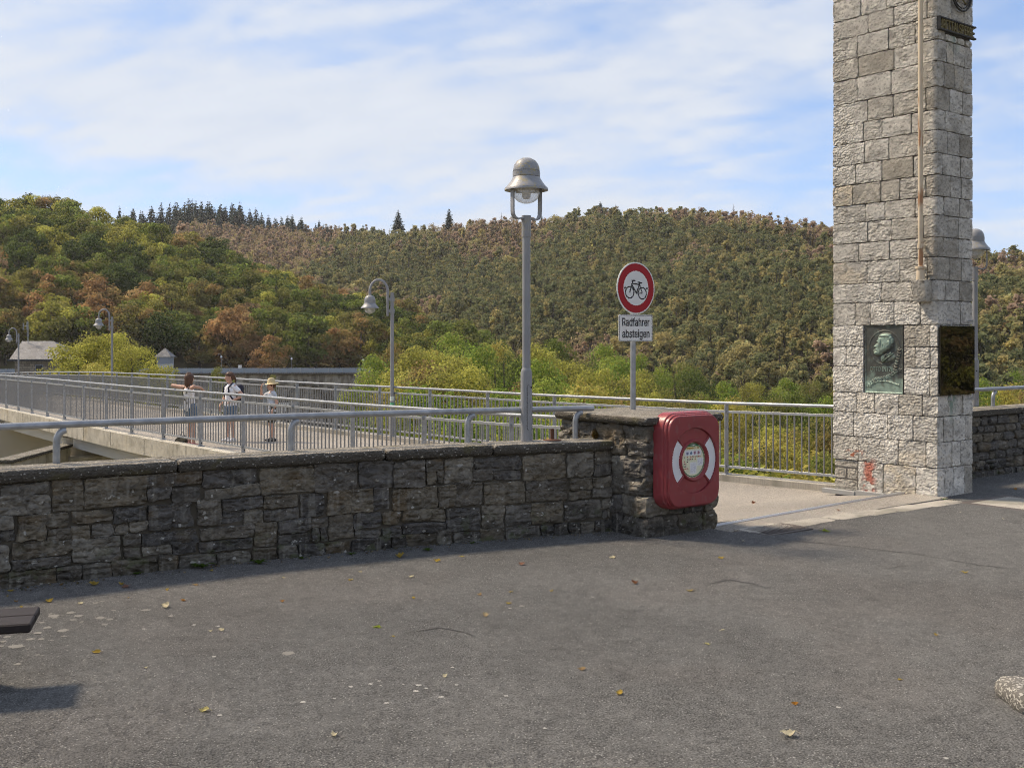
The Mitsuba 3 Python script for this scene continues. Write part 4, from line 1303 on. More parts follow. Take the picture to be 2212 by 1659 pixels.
def post_top_lamp(label, base, h, lich, face, group=None):
    key = thing('street_lamp', label, 'street lamp', group)
    B = tr(*base)
    zs = h - 0.83  # head of pole sleeve
    add('base_sleeve', xf(lathe([(.060, 0), (.060, .715), (.046, .755), (.043, .76)]), B), 'm_lamp', parent=key, smooth=35, uv=(0, 0))
    add('pole', xf(lathe([(.043, .76), (.0415, zs)]), B), 'm_lamp', parent=key, smooth=35, uv=(0, 0))
    add('sleeve', xf(lathe([(.0415, zs), (.049, zs + .002), (.049, zs + .225), (.0, zs + .226)]), B), 'm_lamp', parent=key, smooth=35, uv=(0.3, 0))
    R = B @ rot([0, 0, 1], face)
    d = []
    fx = R @ tr(0, -0.0605, 0)
    door = [(-.038, .10), (.038, .10), (.038, .60), (-.038, .60)]
    seam = cat([tube([[-.038, 0, .13], [-.038, 0, .57], [-.028, 0, .585], [.028, 0, .585], [.038, 0, .57], [.038, 0, .13], [.028, 0, .115], [-.028, 0, .115], [-.038, 0, .13]], 0.0022, 5)])
    v = seam.vertices; v[:, 1] += (0.0605 - np.sqrt(np.maximum(0.0605 ** 2 - v[:, 0] ** 2, 0))) * 1.0
    add('door_seam', xf(seam, B @ rot([0, 0, 1], face + 12) @ tr(0, -0.0605, 0)), 'm_black', parent=key)
    add('lock', xf(lathe([(0, 0.004), (.011, .004), (.011, -.002)], 12), B @ rot([0, 0, 1], face + 22) @ tr(0, -0.0605, .56) @ rot([1, 0, 0], 90)), 'm_black', parent=key)
    ztop = h - 0.335
    for s in (-1, 1):
        pts = [[s * .02, zs + .205], [s * .115, zs + .185], [s * .150, zs + .20], [s * .170, zs + .235], [s * .174, zs + .29], [s * .174, ztop + .02]]
        pp = np.array(pts); fine = np.linspace(0, len(pp) - 1, 22)
        xx, zz = np.interp(fine, range(len(pp)), pp[:, 0]), np.interp(fine, range(len(pp)), pp[:, 1])
        vv, ff = [], []
        for i, (x_, z_) in enumerate(zip(xx, zz)):
            j0, j1 = max(i - 1, 0), min(i + 1, len(xx) - 1)
            d_ = np.array([xx[j1] - xx[j0], zz[j1] - zz[j0]]); d_ /= np.hypot(*d_)
            nx_, nz_ = -d_[1] * .009, d_[0] * .009
            for (q1, q2) in ((1, -1), (1, 1), (-1, 1), (-1, -1)):
                vv.append([x_ + q1 * nx_, q2 * .026, z_ + q1 * nz_])
        n_ = len(xx)
        for i in range(n_ - 1):
            for c in range(4):
                a_, b_ = i * 4 + c, i * 4 + (c + 1) % 4
                ff += [[a_, a_ + 4, b_ + 4], [a_, b_ + 4, b_]]
        ff += [[0, 1, 2], [0, 2, 3], [4 * n_ - 4, 4 * n_ - 2, 4 * n_ - 3], [4 * n_ - 4, 4 * n_ - 1, 4 * n_ - 2]]
        m_ = trimesh.Trimesh(np.array(vv), np.array(ff), process=False)
        add('yoke_arm', xf(m_, R), 'm_lamp', parent=key, smooth=30, uv=(0, 0))
    bell(key, B @ tr(0, 0, ztop), 0.226, lich)
    return key


def wall_uv_point(u, depth, z):
    x = x_on_wall(u, depth, z)
    p = wall_at(x, depth, z)
    return p


lp = wall_uv_point(1137, 0.27, 0.95)
post_top_lamp('grey post top street lamp with lichen on its hood, standing on the left wall', (lp[0], lp[1], 0.950), 2.0 + (735 - 341) * lp[1] / F - 0.950, 0.7, 34)
d_ = 17.6
post_top_lamp('grey post top street lamp half hidden behind the tower', ((2106 - CX) / F * d_, d_, 0.955), 2.0 + (735 - 494) * d_ / F - 0.955, 0.4, -20)
# rusty anchor on the coping
an = thing('rusty_anchor', 'rusty stub of pipe on a round flange beside the lamp base on the wall', 'flange')
ap = wall_uv_point(1193, 0.22, 0.95)
add('flange', xf(lathe([(0, .014), (.05, .012), (.095, .006), (.10, 0)], 20), tr(ap[0], ap[1], 0.951)), 'm_rust', parent=an, smooth=40)
add('stub', xf(lathe([(.019, 0), (.019, .11), (.012, .11), (.012, .0)], 14), tr(ap[0], ap[1], 0.962)), 'm_rust', parent=an, smooth=40)


def arc_lamp(label, base, h, az, full=True, group=None, sticker=False):
    """Pole with a gooseneck clamped to it; the head hangs off in direction az (radians from +x)."""
    key = thing('gooseneck_lamp', label, 'street lamp', group)
    R = tr(*base) @ rot([0, 0, 1], math.degrees(az))
    n = 18 if full else 10
    if full:
        add('base_sleeve', xf(lathe([(.066, 0), (.066, .62), (.046, .68)], n), R), 'm_lamp', parent=key, smooth=35, uv=(0, 0))
    add('pole', xf(lathe([(.046, .6 if full else 0), (.043, h), (0, h)], n), R), 'm_lamp', parent=key, smooth=35, uv=(0, 0))
    ax = 0.105
    pts = [[ax, 0, h - .56], [ax, 0, h - .1]]
    rr = 0.21
    c = (ax + rr, h + .02)
    for t in np.linspace(math.pi, 0, 13):
        pts.append([c[0] + rr * math.cos(t), 0, c[1] + 1.32 * rr * math.sin(t)])
    hx = ax + 2 * rr
    pts.append([hx, 0, h - .06])
    add('arm', xf(tube(pts, .032, n // 2 + 3), R), 'm_lamp', parent=key, smooth=60, uv=(0, 0))
    if full:
        for zz in (h - .21, h - .49):
            add('clamp', xf(cat([lathe([(.05, zz), (.062, zz), (.062, zz + .10), (.05, zz + .10)], 16), box(.05, ax, -.03, .03, zz + .02, zz + .08)]), R), 'm_lamp', parent=key, smooth=40, uv=(0, 0))
        bell(key, R @ tr(hx, 0, h - .06 - .335 * .21 / .226), 0.21, 0.1)
    else:
        add('head', xf(lathe([(0, h - .06), (.1, h - .1), (.13, h - .2), (.21, h - .33), (.12, h - .33), (.1, h - .44), (0, h - .47)], 14), R), 'm_white', parent=key, smooth=40)
    if sticker:
        for q, (zz, m) in enumerate(((.95, 'm_sticker'), (.80, 'm_stickergreen'))):
            add('sticker', xf(lathe([(.0515, zz), (.0515, zz + .11)], 18), R), m, parent=key, smooth=60)
    return key


plain('m_sticker', (0.6, 0.66, 0.6), 0.5)
plain('m_stickergreen', (0.13, 0.42, 0.22), 0.5)
for u, s_u, vtop, lab, st in ((847, 26.4, 632, 'gooseneck lamp with a green sticker on its pole, nearest on the bridge', True),
                              (242, 45.6, 684, 'gooseneck lamp on the bridge in front of the pale green tree', False),
                              (40, 64.0, 720, 'gooseneck lamp at the far end of the bridge before the slate roofed house', False)):
    x, y = (u - CX) / F * s_u, s_u
    a, b = to_ec(np.array([x, y]))
    zb = float(bz(b)) - 0.1
    arc_lamp(lab, (x, y, zb), 2 + (735 - vtop) * s_u / F - zb, math.radians(180 + 8), True, None, st)

# ------------------------------------------------------------------ bicycle sign
sp = ec(0.78, 1.0, 1.218)
sgn = thing('road_sign', 'round red bordered no cycling sign over a white German text plate on a post', 'road sign')
FS = frame(sp)
zc = lambda v: 2 - (v - HZ) * sp[1] / F
add('post', xf(lathe([(.031, 0), (.031, zc(590) - 1.218), (0, zc(590) - 1.218)], 18), tr(*sp)), 'm_galv', parent=sgn, smooth=40)
Rd = 0.5 * (zc(567) - zc(679))
zd = (zc(567) + zc(679)) / 2
RX = rot([1, 0, 0], 90)


def disc(r0, r1, y0, y1, n=64):
    """Flat ring facing -b, between radii."""
    P = Point(0, 0).buffer(r1, 32)
    if r0 > 0:
        P = P.difference(Point(0, 0).buffer(r0, 32))
    m = extrude(P, y1 - y0, -y1)
    m.apply_transform(RX)
    return m


MS = FS @ tr(0, -0.045, zd - 1.218)
add('disc', xf(disc(0, Rd, -0.002, 0.006), MS), 'm_signwhite', parent=sgn)
add('red_ring', xf(disc(Rd * .665, Rd * .95, -0.0045, -0.0022), MS), 'm_signred', parent=sgn)


def stroke(pts, w):
    return LineString(pts).buffer(w / 2, 6)


from shapely.ops import unary_union
bk = [Point(-.30, -.15).buffer(.215, 24).difference(Point(-.30, -.15).buffer(.175, 24)), Point(.30, -.17).buffer(.215, 24).difference(Point(.30, -.17).buffer(.175, 24)),
      stroke([(-.30, -.15), (-.17, .20), (-.15, .255), (-.05, .255)], .042), stroke([(-.17, .20), (-.19, .26), (-.06, .27)], .036),
      stroke([(-.20, .12), (.02, -.17)], .05), stroke([(-.18, .16), (.17, .13)], .046), stroke([(.02, -.17), (.19, .20)], .046), stroke([(.02, -.17), (.30, -.17), (.17, .13)], .034), stroke([(.10, .205), (.27, .185)], .05)]
bike = unary_union(bk)
m = extrude(bike, 0.002, 0)
m.apply_scale([Rd * 1.12, Rd * 1.12, 1]); m.apply_transform(RX)
add('bicycle_symbol', xf(m, MS @ tr(0, -0.0025, 0)), 'm_black', parent=sgn)
for q in (-1, 1):
    add('rivet', xf(disc(0, .012, -0.007, -0.002), MS @ tr(q * Rd * .585, 0, 0)), 'm_iron', parent=sgn)
PW, PH = 0.525, zc(680) - zc(737.5)
zp = (zc(680) + zc(737.5)) / 2
MP = FS @ tr(0.0, -0.045, zp - 1.218)


def rrect(w, h, r):
    return sbox(-w / 2 + r, -h / 2 + r, w / 2 - r, h / 2 - r).buffer(r, 6)


def plate(P, y0, y1):
    m = extrude(P, y1 - y0, -y1)
    m.apply_transform(RX)
    return m


pk = add('text_plate', xf(plate(rrect(PW, PH, .02), -0.002, 0.004), MP), 'm_signwhite', parent=sgn)
add('border', xf(plate(rrect(PW - .012, PH - .012, .016).difference(rrect(PW - .024, PH - .024, .012)), -0.0035, -0.0022), MP), 'm_black', parent=pk)
for txt, zo, wd in (('Radfahrer', 0.024, .425), ('absteigen', -0.105, .425)):
    t = meshkit.text_mesh(txt, 0.10, 0.002, True)
    b = t.bounds
    t.apply_translation((-b[0][0], 0, 0))
    t.apply_scale([wd / (b[1][0] - b[0][0]), 0.86, 1])
    t.apply_translation((-wd / 2, 0, 0)); t.apply_transform(RX)
    add('lettering', xf(t, MP @ tr(0, -0.0022, zo)), 'm_black', parent=pk)
for q in (zp + PH / 2 - .02, zd - Rd + .05):
    add('clamp', xf(cat([lathe([(.031, -.012), (.037, -.012), (.037, .012), (.031, .012)], 16), box(-.02, .02, -.045, -.028, -.012, .012)]), FS @ tr(0, 0, q - 1.218)), 'm_steel', parent=sgn, smooth=40)

# ------------------------------------------------------------------ lifebuoy box
lb = thing('lifebuoy_box', 'red plastic lifebuoy housing with white ring segments on the stone pillar', 'lifebuoy box')
BXW, BXH = 0.80, 0.985
zcen = 2 - (998 - HZ) * 11.2 / F
ML = FC @ tr(0.085 + BXW / 2, -0.03, zcen)


def slab(w, h, r, y0, y1, ch=0.012):
    """Rounded slab standing on its edge, front (towards -b) edges chamfered."""
    rings = [(0, y1), (0, y0 + ch), (-ch * .3, y0 + ch * .35), (-ch, y0)]
    P = [np.array(rrect(w + 2 * o, h + 2 * o, r + o).exterior.coords)[:-1] for o, _ in rings]
    n = len(P[0])
    v = np.vstack([np.c_[p[:, 0], np.full(n, y), p[:, 1]] for p, (_, y) in zip(P, rings)] + [[[0, y1, 0], [0, y0, 0]]])
    f = []
    k = np.arange(n)
    for l in range(len(rings) - 1):
        a, b = l * n + k, l * n + (k + 1) % n
        f += [np.stack([a, b, b + n], 1), np.stack([a, b + n, a + n], 1)]
    L = len(rings) * n
    f += [np.stack([(k + 1) % n, k, k * 0 + L], 1), np.stack([(len(rings) - 1) * n + k, (len(rings) - 1) * n + (k + 1) % n, k * 0 + L + 1], 1)]
    return trimesh.Trimesh(v, np.vstack(f), process=False)


add('back_shell', xf(slab(BXW, BXH, .17, -0.115, 0.02, 0.02), ML), 'm_red', parent=lb, smooth=35)
add('lid_rim', xf(slab(BXW - .03, BXH - .03, .16, -0.15, -0.112, 0.012), ML), 'm_red', parent=lb, smooth=35)
# cover plate with the ring pressed into it
RO, RI, CW = 0.335, 0.20, 0.0


def plate_ring():
    """Front cover: flat plate with a round hole for the ring recess."""
    P = rrect(BXW - .06, BXH - .06, .15).difference(Point(0, 0).buffer(RO, 40))
    m = extrude(P, 0.035, 0.15)
    m.apply_transform(RX)
    return m


cov = slab(BXW - .06, BXH - .06, .15, -0.185, -0.148, 0.014)
man = m3.Manifold(m3.Mesh(cov.vertices.astype(np.float32), cov.faces.astype(np.uint32)))
cut = m3.Manifold.cylinder(0.1, RO, RO, 96).rotate([90, 0, 0]).translate([0, -0.1525, 0])
try:
    res = man - cut
    cover = tm(res) if not res.is_empty() else plate_ring()
except Exception:
    cover = plate_ring()
add('cover', xf(cover, ML), 'm_red', parent=lb, smooth=30)
y_in = -0.1555
for q, (t0, t1, mt) in enumerate(((-42, 42, 'm_white'), (138, 222, 'm_white'), (48, 132, 'm_red'), (228, 312, 'm_red'))):
    ang = np.radians(np.linspace(t0, t1, 22))
    P = Polygon([(RO * .985 * math.cos(a), RO * .985 * math.sin(a)) for a in ang] + [(RI * 1.06 * math.cos(a), RI * 1.06 * math.sin(a)) for a in ang[::-1]])
    add('ring_segment', xf(plate(P, y_in - 0.006, y_in + 0.004), ML), mt, parent=lb, label='white segment of the ring relief' if mt == 'm_white' else None)
for t in (45, 135, 225, 315):
    a = math.radians(t)
    add('ridge', xf(tube([[RI * math.cos(a), y_in - 0.005, RI * math.sin(a)], [RO * math.cos(a), y_in - 0.005, RO * math.sin(a)]], 0.013, 8), ML), 'm_red', parent=lb, smooth=60)
rimm = lathe([(RI * 1.07, 0), (RI * 1.07, .02), (RI * 1.03, .032), (RI * .97, .032), (RI * .90, .01), (RI * .88, -.02)], 56)
rimm.apply_transform(rot([1, 0, 0], 90))
add('inner_rim', xf(rimm, ML @ tr(0, y_in, 0)), 'm_red', parent=lb, smooth=40)
n = 48
aa = np.linspace(0, 2 * np.pi, n, endpoint=False)
v = np.vstack([np.c_[RI * .885 * np.cos(aa), np.zeros(n), RI * .885 * np.sin(aa)], [[0, 0, 0]]])
kk = np.arange(n)
pm = trimesh.Trimesh(v, np.stack([kk, (kk + 1) % n, kk * 0 + n], 1), process=False)
add('notice', xf(pm, ML @ tr(0, y_in + 0.001, 0)), 'm_poster', parent=lb, smooth=False, uv=np.c_[0.5 + 0.5 * v[:, 0] / (RI * .885), 0.5 + 0.5 * v[:, 2] / (RI * .885)], label='printed rescue notice with small pictures')
add('latch', xf(cbox(-.02, .02, -0.16, -0.11, -BXH / 2 - .03, -BXH / 2 + .01, .004), ML), 'm_iron', parent=lb)

# ------------------------------------------------------------------ bench plank and boulder at the picture edges
bn = thing('bench', 'dark brown plank bench reaching in at the left edge', 'bench')
pz = 0.42
d0 = (EYE - pz) * F / (1328 - HZ)
x0 = (76 - CX) / F * d0
dirb = np.array([-0.86, -0.25]); dirb /= np.linalg.norm(dirb)
MB = frame((x0, d0, 0), dirb, np.array([dirb[1], -dirb[0]]))
for q in range(2):
    add('plank', xf(cbox(0.0, 1.6, q * 0.215 - 0.2, 0.205 + q * 0.215 - 0.2, pz - 0.052, pz, 0.008), MB), 'm_plank', parent=bn)
for q in (0.30, 1.3):
    add('leg', xf(cbox(q, q + 0.08, -0.1, 0.22, 0, pz - 0.05, 0.006), MB), 'm_plank', parent=bn)
bo = thing('boulder', 'flat speckled boulder with pale lichen at the right edge', 'boulder')
gx, gy = ground_pt(2230, 1536)
m = rock(-0.09, 0.70, -0.2, 0.22, -0.03, 0.110, res=0.035, amp=0.014, rnd=0.05, seed=5, freq=7, nmax=24)
add('stone', xf(m, tr(gx, gy + 0.1, 0)), 'm_boulder', parent=bo, smooth=50)


def f_boulder(p, n, uv):
    v = 0.5 + fbm(p.x * 20, p.y * 20, p.z * 20, 3)
    c = C(0.12 * v, 0.113 * v, 0.10 * v)
    return mix(c, C(0.50, 0.48, 0.43), smoothstep(0.54, 0.66, fbm(p.x * 95, p.y * 95, p.z * 95, 2)) * 0.6)


texd('m_boulder', f_boulder, 0.85, 0.25)

# ------------------------------------------------------------------ dam and the small buildings by its end
dam = thing('dam_wall', 'long dark stone dam wall with a blue grey panel parapet in the distance', 'dam')
DX = np.linspace(-150, -20.5, 53)
DY = 200 + 0.0016 * (DX + 20) ** 2 * -1 + 0 * DX


def dsweep(o0, o1, z0, z1, i0=0, i1=None):
    xs_, ys_ = DX[i0:i1], DY[i0:i1]
    v, f = [], []
    for x, y in zip(xs_, ys_):
        for o, z in ((o0, z0), (o1, z0), (o1, z1), (o0, z1)):
            v.append([x, y + o, z])
    n = len(xs_)
    for k in range(n - 1):
        for c in range(4):
            i, j = k * 4 + c, k * 4 + (c + 1) % 4
            f += [[i, i + 4, j + 4], [i, j + 4, j]]
    f += [[0, 1, 2], [0, 2, 3], [4 * n - 4, 4 * n - 2, 4 * n - 3], [4 * n - 4, 4 * n - 1, 4 * n - 2]]
    return trimesh.Trimesh(np.array(v), np.array(f), process=False)


add('body', dsweep(0, 7, -24, -4.2), 'm_dam', parent=dam)
add('cornice', dsweep(-0.5, 7.5, -4.18, -3.85), 'm_cap', parent=dam)
for k in range(26):
    add('parapet_panel', dsweep(-0.2, -0.08, -3.83, -2.98 - 0.02 * (k % 2), 2 * k, 2 * k + 3 if 2 * k + 3 <= 53 else None), 'm_panelgrey', parent=dam)
pp = []
for x, y in zip(DX, DY):
    pp.append(box(x - .06, x + .06, y - .3, y - .21, -3.85, -2.93))
add('parapet_post', pp, 'm_lamp2', parent=dam, kind='stuff')
plain('m_lamp2', (0.33, 0.35, 0.37), 0.5)
arches = []
for x in np.arange(-118, -32, 9.0):
    y = float(np.interp(x, DX, DY))
    P = LineString([(x - 3.4, -13), (x - 3.4, -9.2)] + [(x + 3.4 * math.cos(t), -9.2 + 3.4 * math.sin(t)) for t in np.linspace(math.pi, 0, 14)] + [(x + 3.4, -13)]).buffer(0.28, cap_style=2)
    m = extrude(P, 0.35, 0)
    m.apply_transform(rot([1, 0, 0], 90)); m.apply_translation((0, y + 0.05, 0))
    add('arch', m, 'm_cap', parent=dam)
ab = thing('dam_abutment', 'paler stone abutment block ending the distant dam on the right', 'abutment')
add('body', box(-28.5, -20.3, 198.4, 208, -24, -4.3), 'm_dam', parent=ab)
add('niche', cat([box(-26.2, -25.5, 198.3, 198.5, -6.6, -5.2)]), 'm_window', parent=ab)
sv = thing('service_pole', 'small white marker post on the distant dam parapet', 'post')
add('shaft', box(-49.0, -48.4, 198.5, 198.8, -3.0, -2.45), 'm_white', parent=sv)
for u, v0 in ((478, 764), (630, 768), (785, 771)):
    x = (u - CX) / F * 203
    arc_lamp({478: 'tiny far gooseneck lamp on the dam above the woman with a backpack', 630: 'tiny far gooseneck lamp on the dam between the boy and the nearest bridge lamp', 785: 'tiny far gooseneck lamp on the dam just left of the nearest bridge lamp pole'}[u],
             (x, 203, -3.9), 2 + (735 - v0) * 203 / F + 3.9 - .3, math.radians(180), False)

plain('m_roofdark', (0.05, 0.05, 0.052), 0.7)


def hip_roof(x0, x1, y0, y1, z0, z1, rx0, rx1, o=0.35):
    ym = (y0 + y1) / 2
    v = [[x0 - o, y0 - o, z0], [x1 + o, y0 - o, z0], [x1 + o, y1 + o, z0], [x0 - o, y1 + o, z0], [rx0, ym, z1], [rx1, ym, z1]]
    return trimesh.Trimesh(v, [[0, 1, 5], [0, 5, 4], [1, 2, 5], [2, 3, 4], [2, 4, 5], [3, 0, 4], [0, 2, 1], [0, 3, 2]], process=False)


hs = thing('gatehouse', 'small rubble stone gatehouse with a grey slate hip roof at the far left', 'house')
d_ = 95.0
X_ = lambda u: (u - CX) / F * d_
Zv = lambda v: 2 - (v - HZ) * d_ / F
add('wall', [box(X_(32), X_(155), d_, d_ + 4.6, -8, Zv(777)), ], 'm_house', parent=hs)
rk = add('roof', hip_roof(X_(32), X_(155), d_, d_ + 4.6, Zv(777), Zv(737), X_(22), X_(92)), 'm_slate', parent=hs)
add('gutter', box(X_(20), X_(158), d_ - .42, d_ - .32, Zv(777) - .1, Zv(777) + .04), 'm_roofdark', parent=rk)
wk = add('window', box(X_(78), X_(92), d_ - .03, d_ + .02, Zv(810), Zv(789)), 'm_window', parent=hs)
add('frame', [box(X_(77), X_(93), d_ - .05, d_ - .032, Zv(788.9), Zv(787.5)), box(X_(77), X_(78), d_ - .05, d_ - .032, Zv(810), Zv(789)), box(X_(92), X_(93), d_ - .05, d_ - .032, Zv(810), Zv(789))], 'm_slatewall', parent=wk)
at = thing('antenna', 'thin forked aerial mast beside the gatehouse roof', 'antenna')
x = X_(38.5)
add('mast', tube([[x, d_ + 2, -2], [x, d_ + 2, Zv(694)]], 0.035, 6), 'm_lamp2', parent=at)
add('fork', [tube([[X_(28), d_ + 2, Zv(704)], [X_(39), d_ + 2, Zv(704)]], 0.03, 6), tube([[X_(28), d_ + 2, Zv(712)], [X_(28), d_ + 2, Zv(697)]], 0.03, 6), tube([[X_(36), d_ + 2, Zv(712)], [X_(36), d_ + 2, Zv(695)]], 0.025, 6)], 'm_lamp2', parent=at)
tt = thing('turret', 'little square turret with a pyramid slate roof behind the pale green tree', 'turret')
d_ = 125.0
add('wall', box(X_(339), X_(366), d_, d_ + 1.5, -8, Zv(786)), 'm_plaster', parent=tt)
add('cladding', box(X_(338.5), X_(366.5), d_ - .06, d_ + 1.56, Zv(786) + .003, Zv(771)), 'm_slatewall', parent=tt)
add('roof', hip_roof(X_(339), X_(366), d_, d_ + 1.5, Zv(771) + .003, Zv(752), X_(352), X_(353), 0.25), 'm_slate', parent=tt)
sh = thing('white_shed', 'whitewashed small building half hidden behind the pale green tree', 'shed')
d_ = 112.0
add('wall', box(X_(148), X_(178), d_, d_ + 3, -8, Zv(772)), 'm_plaster', parent=sh)
add('roof', hip_roof(X_(150), X_(178), d_, d_ + 3, Zv(772) + .003, Zv(747), X_(163), X_(165), 0.3), 'm_slate', parent=sh)

# ------------------------------------------------------------------ trees
PAL = {
    'dark': (0.088, 0.118, 0.040), 'mid': (0.170, 0.212, 0.052), 'olive': (0.252, 0.236, 0.078), 'lime': (0.430, 0.425, 0.095), 'gold': (0.50, 0.425, 0.115),
    'rust': (0.410, 0.255, 0.125), 'brown': (0.285, 0.200, 0.125), 'bgreen': (0.215, 0.300, 0.058),
    'fpink': (0.365, 0.268, 0.195), 'folive': (0.375, 0.330, 0.150), 'fdark': (0.160, 0.178, 0.088), 'fmid': (0.235, 0.250, 0.112), 'fgold': (0.480, 0.400, 0.170), 'spruce': (0.062, 0.082, 0.066)}


def quads(c, nrm, size, rng):
    """Small bent leaf sprays at centres c facing nrm."""
    n = len(c)
    nrm = nrm / (np.linalg.norm(nrm, axis=1, keepdims=True) + 1e-9)
    r = rng.normal(size=(n, 3))
    a = np.cross(nrm, r); a /= np.linalg.norm(a, axis=1, keepdims=True) + 1e-9
    b = np.cross(nrm, a)
    s = size[:, None]
    lift = nrm * s * 0.18
    v = np.stack([c - a * s - lift, c - b * s * 0.7 + lift, c + a * s - lift, c + b * s * 0.7 + lift], 1).reshape(-1, 3)
    k = np.arange(n) * 4
    f = np.vstack([np.stack([k, k + 1, k + 2], 1), np.stack([k, k + 2, k + 3], 1)])
    return v, f


def broadleaf(seed, H, R, nl, nleaf, leaf, c, base=0.25, jit=0.16, alt=None, ovoid=1.0, taper=0.0, lobe=1.0, fuzz=0.05):
    """Crown of leaf sprays over the outsides of many limb-end lobes. Returns (crown mesh, colours, trunk mesh)."""
    rng = np.random.default_rng(seed)
    c = np.array(c)
    lobes = []
    zc_ = H * (base + (1 - base) * 0.52); hz = H * (1 - base) * 0.5
    for k in range(nl):
        t = rng.uniform(0, 2 * np.pi); q = rng.uniform(-0.85, 1.0)
        rad = math.sqrt(max(0, 1 - q * q * ovoid)) * rng.uniform(0.5, 0.86)
        rad *= 1 - taper * (q + 0.85) / 1.85
        lr = R * rng.uniform(0.25, 0.42) * (1 - 0.25 * max(q, 0)) * (1 - 0.4 * taper * (q + 0.85) / 1.85) * lobe
        lobes.append((np.array([rad * R * math.cos(t), rad * R * math.sin(t), zc_ + q * hz * 0.82]), lr))
    L = np.array([l[0] for l in lobes]); LR = np.array([l[1] for l in lobes])
    p = LR ** 2 / (LR ** 2).sum()
    who = rng.choice(nl, nleaf, p=p)
    d = rng.normal(size=(nleaf, 3)); d /= np.linalg.norm(d, axis=1, keepdims=True)
    d[:, 2] = np.where(rng.random(nleaf) < 0.62, np.abs(d[:, 2]), d[:, 2])
    rr = LR[who] * (1 - 0.42 * rng.random(nleaf) ** 1.8)
    pos = L[who] + d * rr[:, None] * np.array([1, 1, 0.82])
    pos = pos + rng.normal(size=(nleaf, 3)) * fuzz * R
    nrm = d + rng.normal(size=(nleaf, 3)) * 0.38 + np.array([0, 0, 0.25])
    v, f = quads(pos, nrm, leaf * rng.uniform(0.6, 1.45, nleaf), rng)
    lob = rng.normal(0, jit, nl)
    col = np.tile(c, (nleaf, 1)) * (1 + lob[who] + rng.normal(0, 0.13, nleaf))[:, None]
    if alt is not None:
        m = np.clip(rng.random(nl)[who] * 1.2 - 0.55 + 0.3 * rng.random(nleaf), 0, 0.85)[:, None]
        col = col * (1 - m) + np.array(alt) * m
    col = np.clip(col, 0.008, 0.5)
    trunk = [tube([[0, 0, -0.8], [0.02 * R, 0, H * base], [0.05 * R, 0.03 * R, H * 0.62], [0, 0, H * 0.85]], [H * .028, H * .022, H * .012, H * .004], 7)]
    for k in rng.permutation(nl)[:7]:
        trunk.append(tube([[0.03 * R, 0, H * rng.uniform(base, 0.5)], (L[k] * 0.6 + [0, 0, H * 0.1]).tolist(), L[k].tolist()], [H * .011, H * .007, H * .002], 5))
    return trimesh.Trimesh(v, f, process=False), np.repeat(col, 4, 0), cat(trunk)


def conifer(seed, H, R, c, n=900, leaf=0.5, thin=1.0):
    """Drooping sprays round a straight stem, in whorls whose reach shrinks to the tip."""
    rng = np.random.default_rng(seed)
    t = 1 - np.sqrt(rng.random(n)) * 0.92
    lay = np.round(t * 15 + rng.normal(0, .22, n)) / 15
    a = rng.uniform(0, 2 * np.pi, n)
    reach = R * (1 - t) ** 0.8 * (0.72 + 0.42 * rng.random(n)) * (0.75 + 0.3 * np.sin(lay * 40 + a * 2)) + 0.15
    q = np.sqrt(rng.random(n)) * thin + (1 - thin) * rng.random(n)
    z = H * (0.06 + 0.94 * (0.5 * t + 0.5 * lay)) - reach * q * 0.38
    pos = np.stack([reach * q * np.cos(a), reach * q * np.sin(a), z], -1) + rng.normal(0, .1, (n, 3))
    nrm = np.stack([np.cos(a) * .7, np.sin(a) * .7, np.full(n, .7)], -1) + rng.normal(0, .3, (n, 3))
    v, f = quads(pos, nrm, leaf * rng.uniform(.6, 1.3, n) * (0.45 + 0.6 * (1 - t)), rng)
    col = np.clip(np.tile(np.array(c), (n, 1)) * (1 + rng.normal(0, 0.22, n))[:, None], 0.006, 0.4)
    return trimesh.Trimesh(v, f, process=False), np.repeat(col, 4, 0), tube([[0, 0, -1], [0, 0, H * .5], [0, 0, H * .98]], [H * .016, H * .01, H * .002], 6)


PROTO = {}


def proto(name, made):
    crown, col, trunk = made
    scene[name] = {'type': 'shapegroup', 'crown': ply(crown, 'm_leaf', color=col), 'trunk': ply(trunk, 'm_bark')}
    PROTO[name] = crown.bounds[1][2]
    return name


def place(key, pname, x, y, z, h, rz, wide=1.0):
    s = h / PROTO[pname]
    scene[key] = {'type': 'instance', 'shapegroup': {'type': 'ref', 'id': pname},
                  'to_world': mi.ScalarTransform4f().translate([float(x), float(y), float(z)]).rotate([0, 0, 1], float(rz)).scale([float(s * wide), float(s * wide), float(s)])}


gn = random.Random(77)
KINDS = ['dark', 'mid', 'olive', 'lime', 'rust', 'brown']
WORD = {'dark': 'dark green', 'mid': 'mid green', 'olive': 'olive green', 'lime': 'yellow green', 'rust': 'orange brown', 'brown': 'dull brown', 'bgreen': 'fresh green', 'gold': 'golden yellow'}
ALT = {'dark': 'mid', 'mid': 'olive', 'olive': 'rust', 'lime': 'olive', 'rust': 'olive', 'brown': 'olive', 'bgreen': 'lime', 'gold': 'lime'}
for i, kd in enumerate(KINDS):
    for sd in range(2):
        proto(f'p_hill_{kd}_{sd}', broadleaf(100 + i * 7 + sd, 11.0, 4.7, 26, 3600, 0.235, PAL[kd], 0.10, 0.17, PAL[ALT[kd]], fuzz=0.035))
for i, kd in enumerate(['bgreen', 'mid', 'lime', 'gold', 'olive', 'dark']):
    for sd in range(2):
        proto(f'p_near_{kd}_{sd}', broadleaf(300 + i * 7 + sd, 10.0, 4.4, 30, 9500, 0.125, PAL[kd], 0.06, 0.17, PAL[ALT[kd]], fuzz=0.03, lobe=1.15))
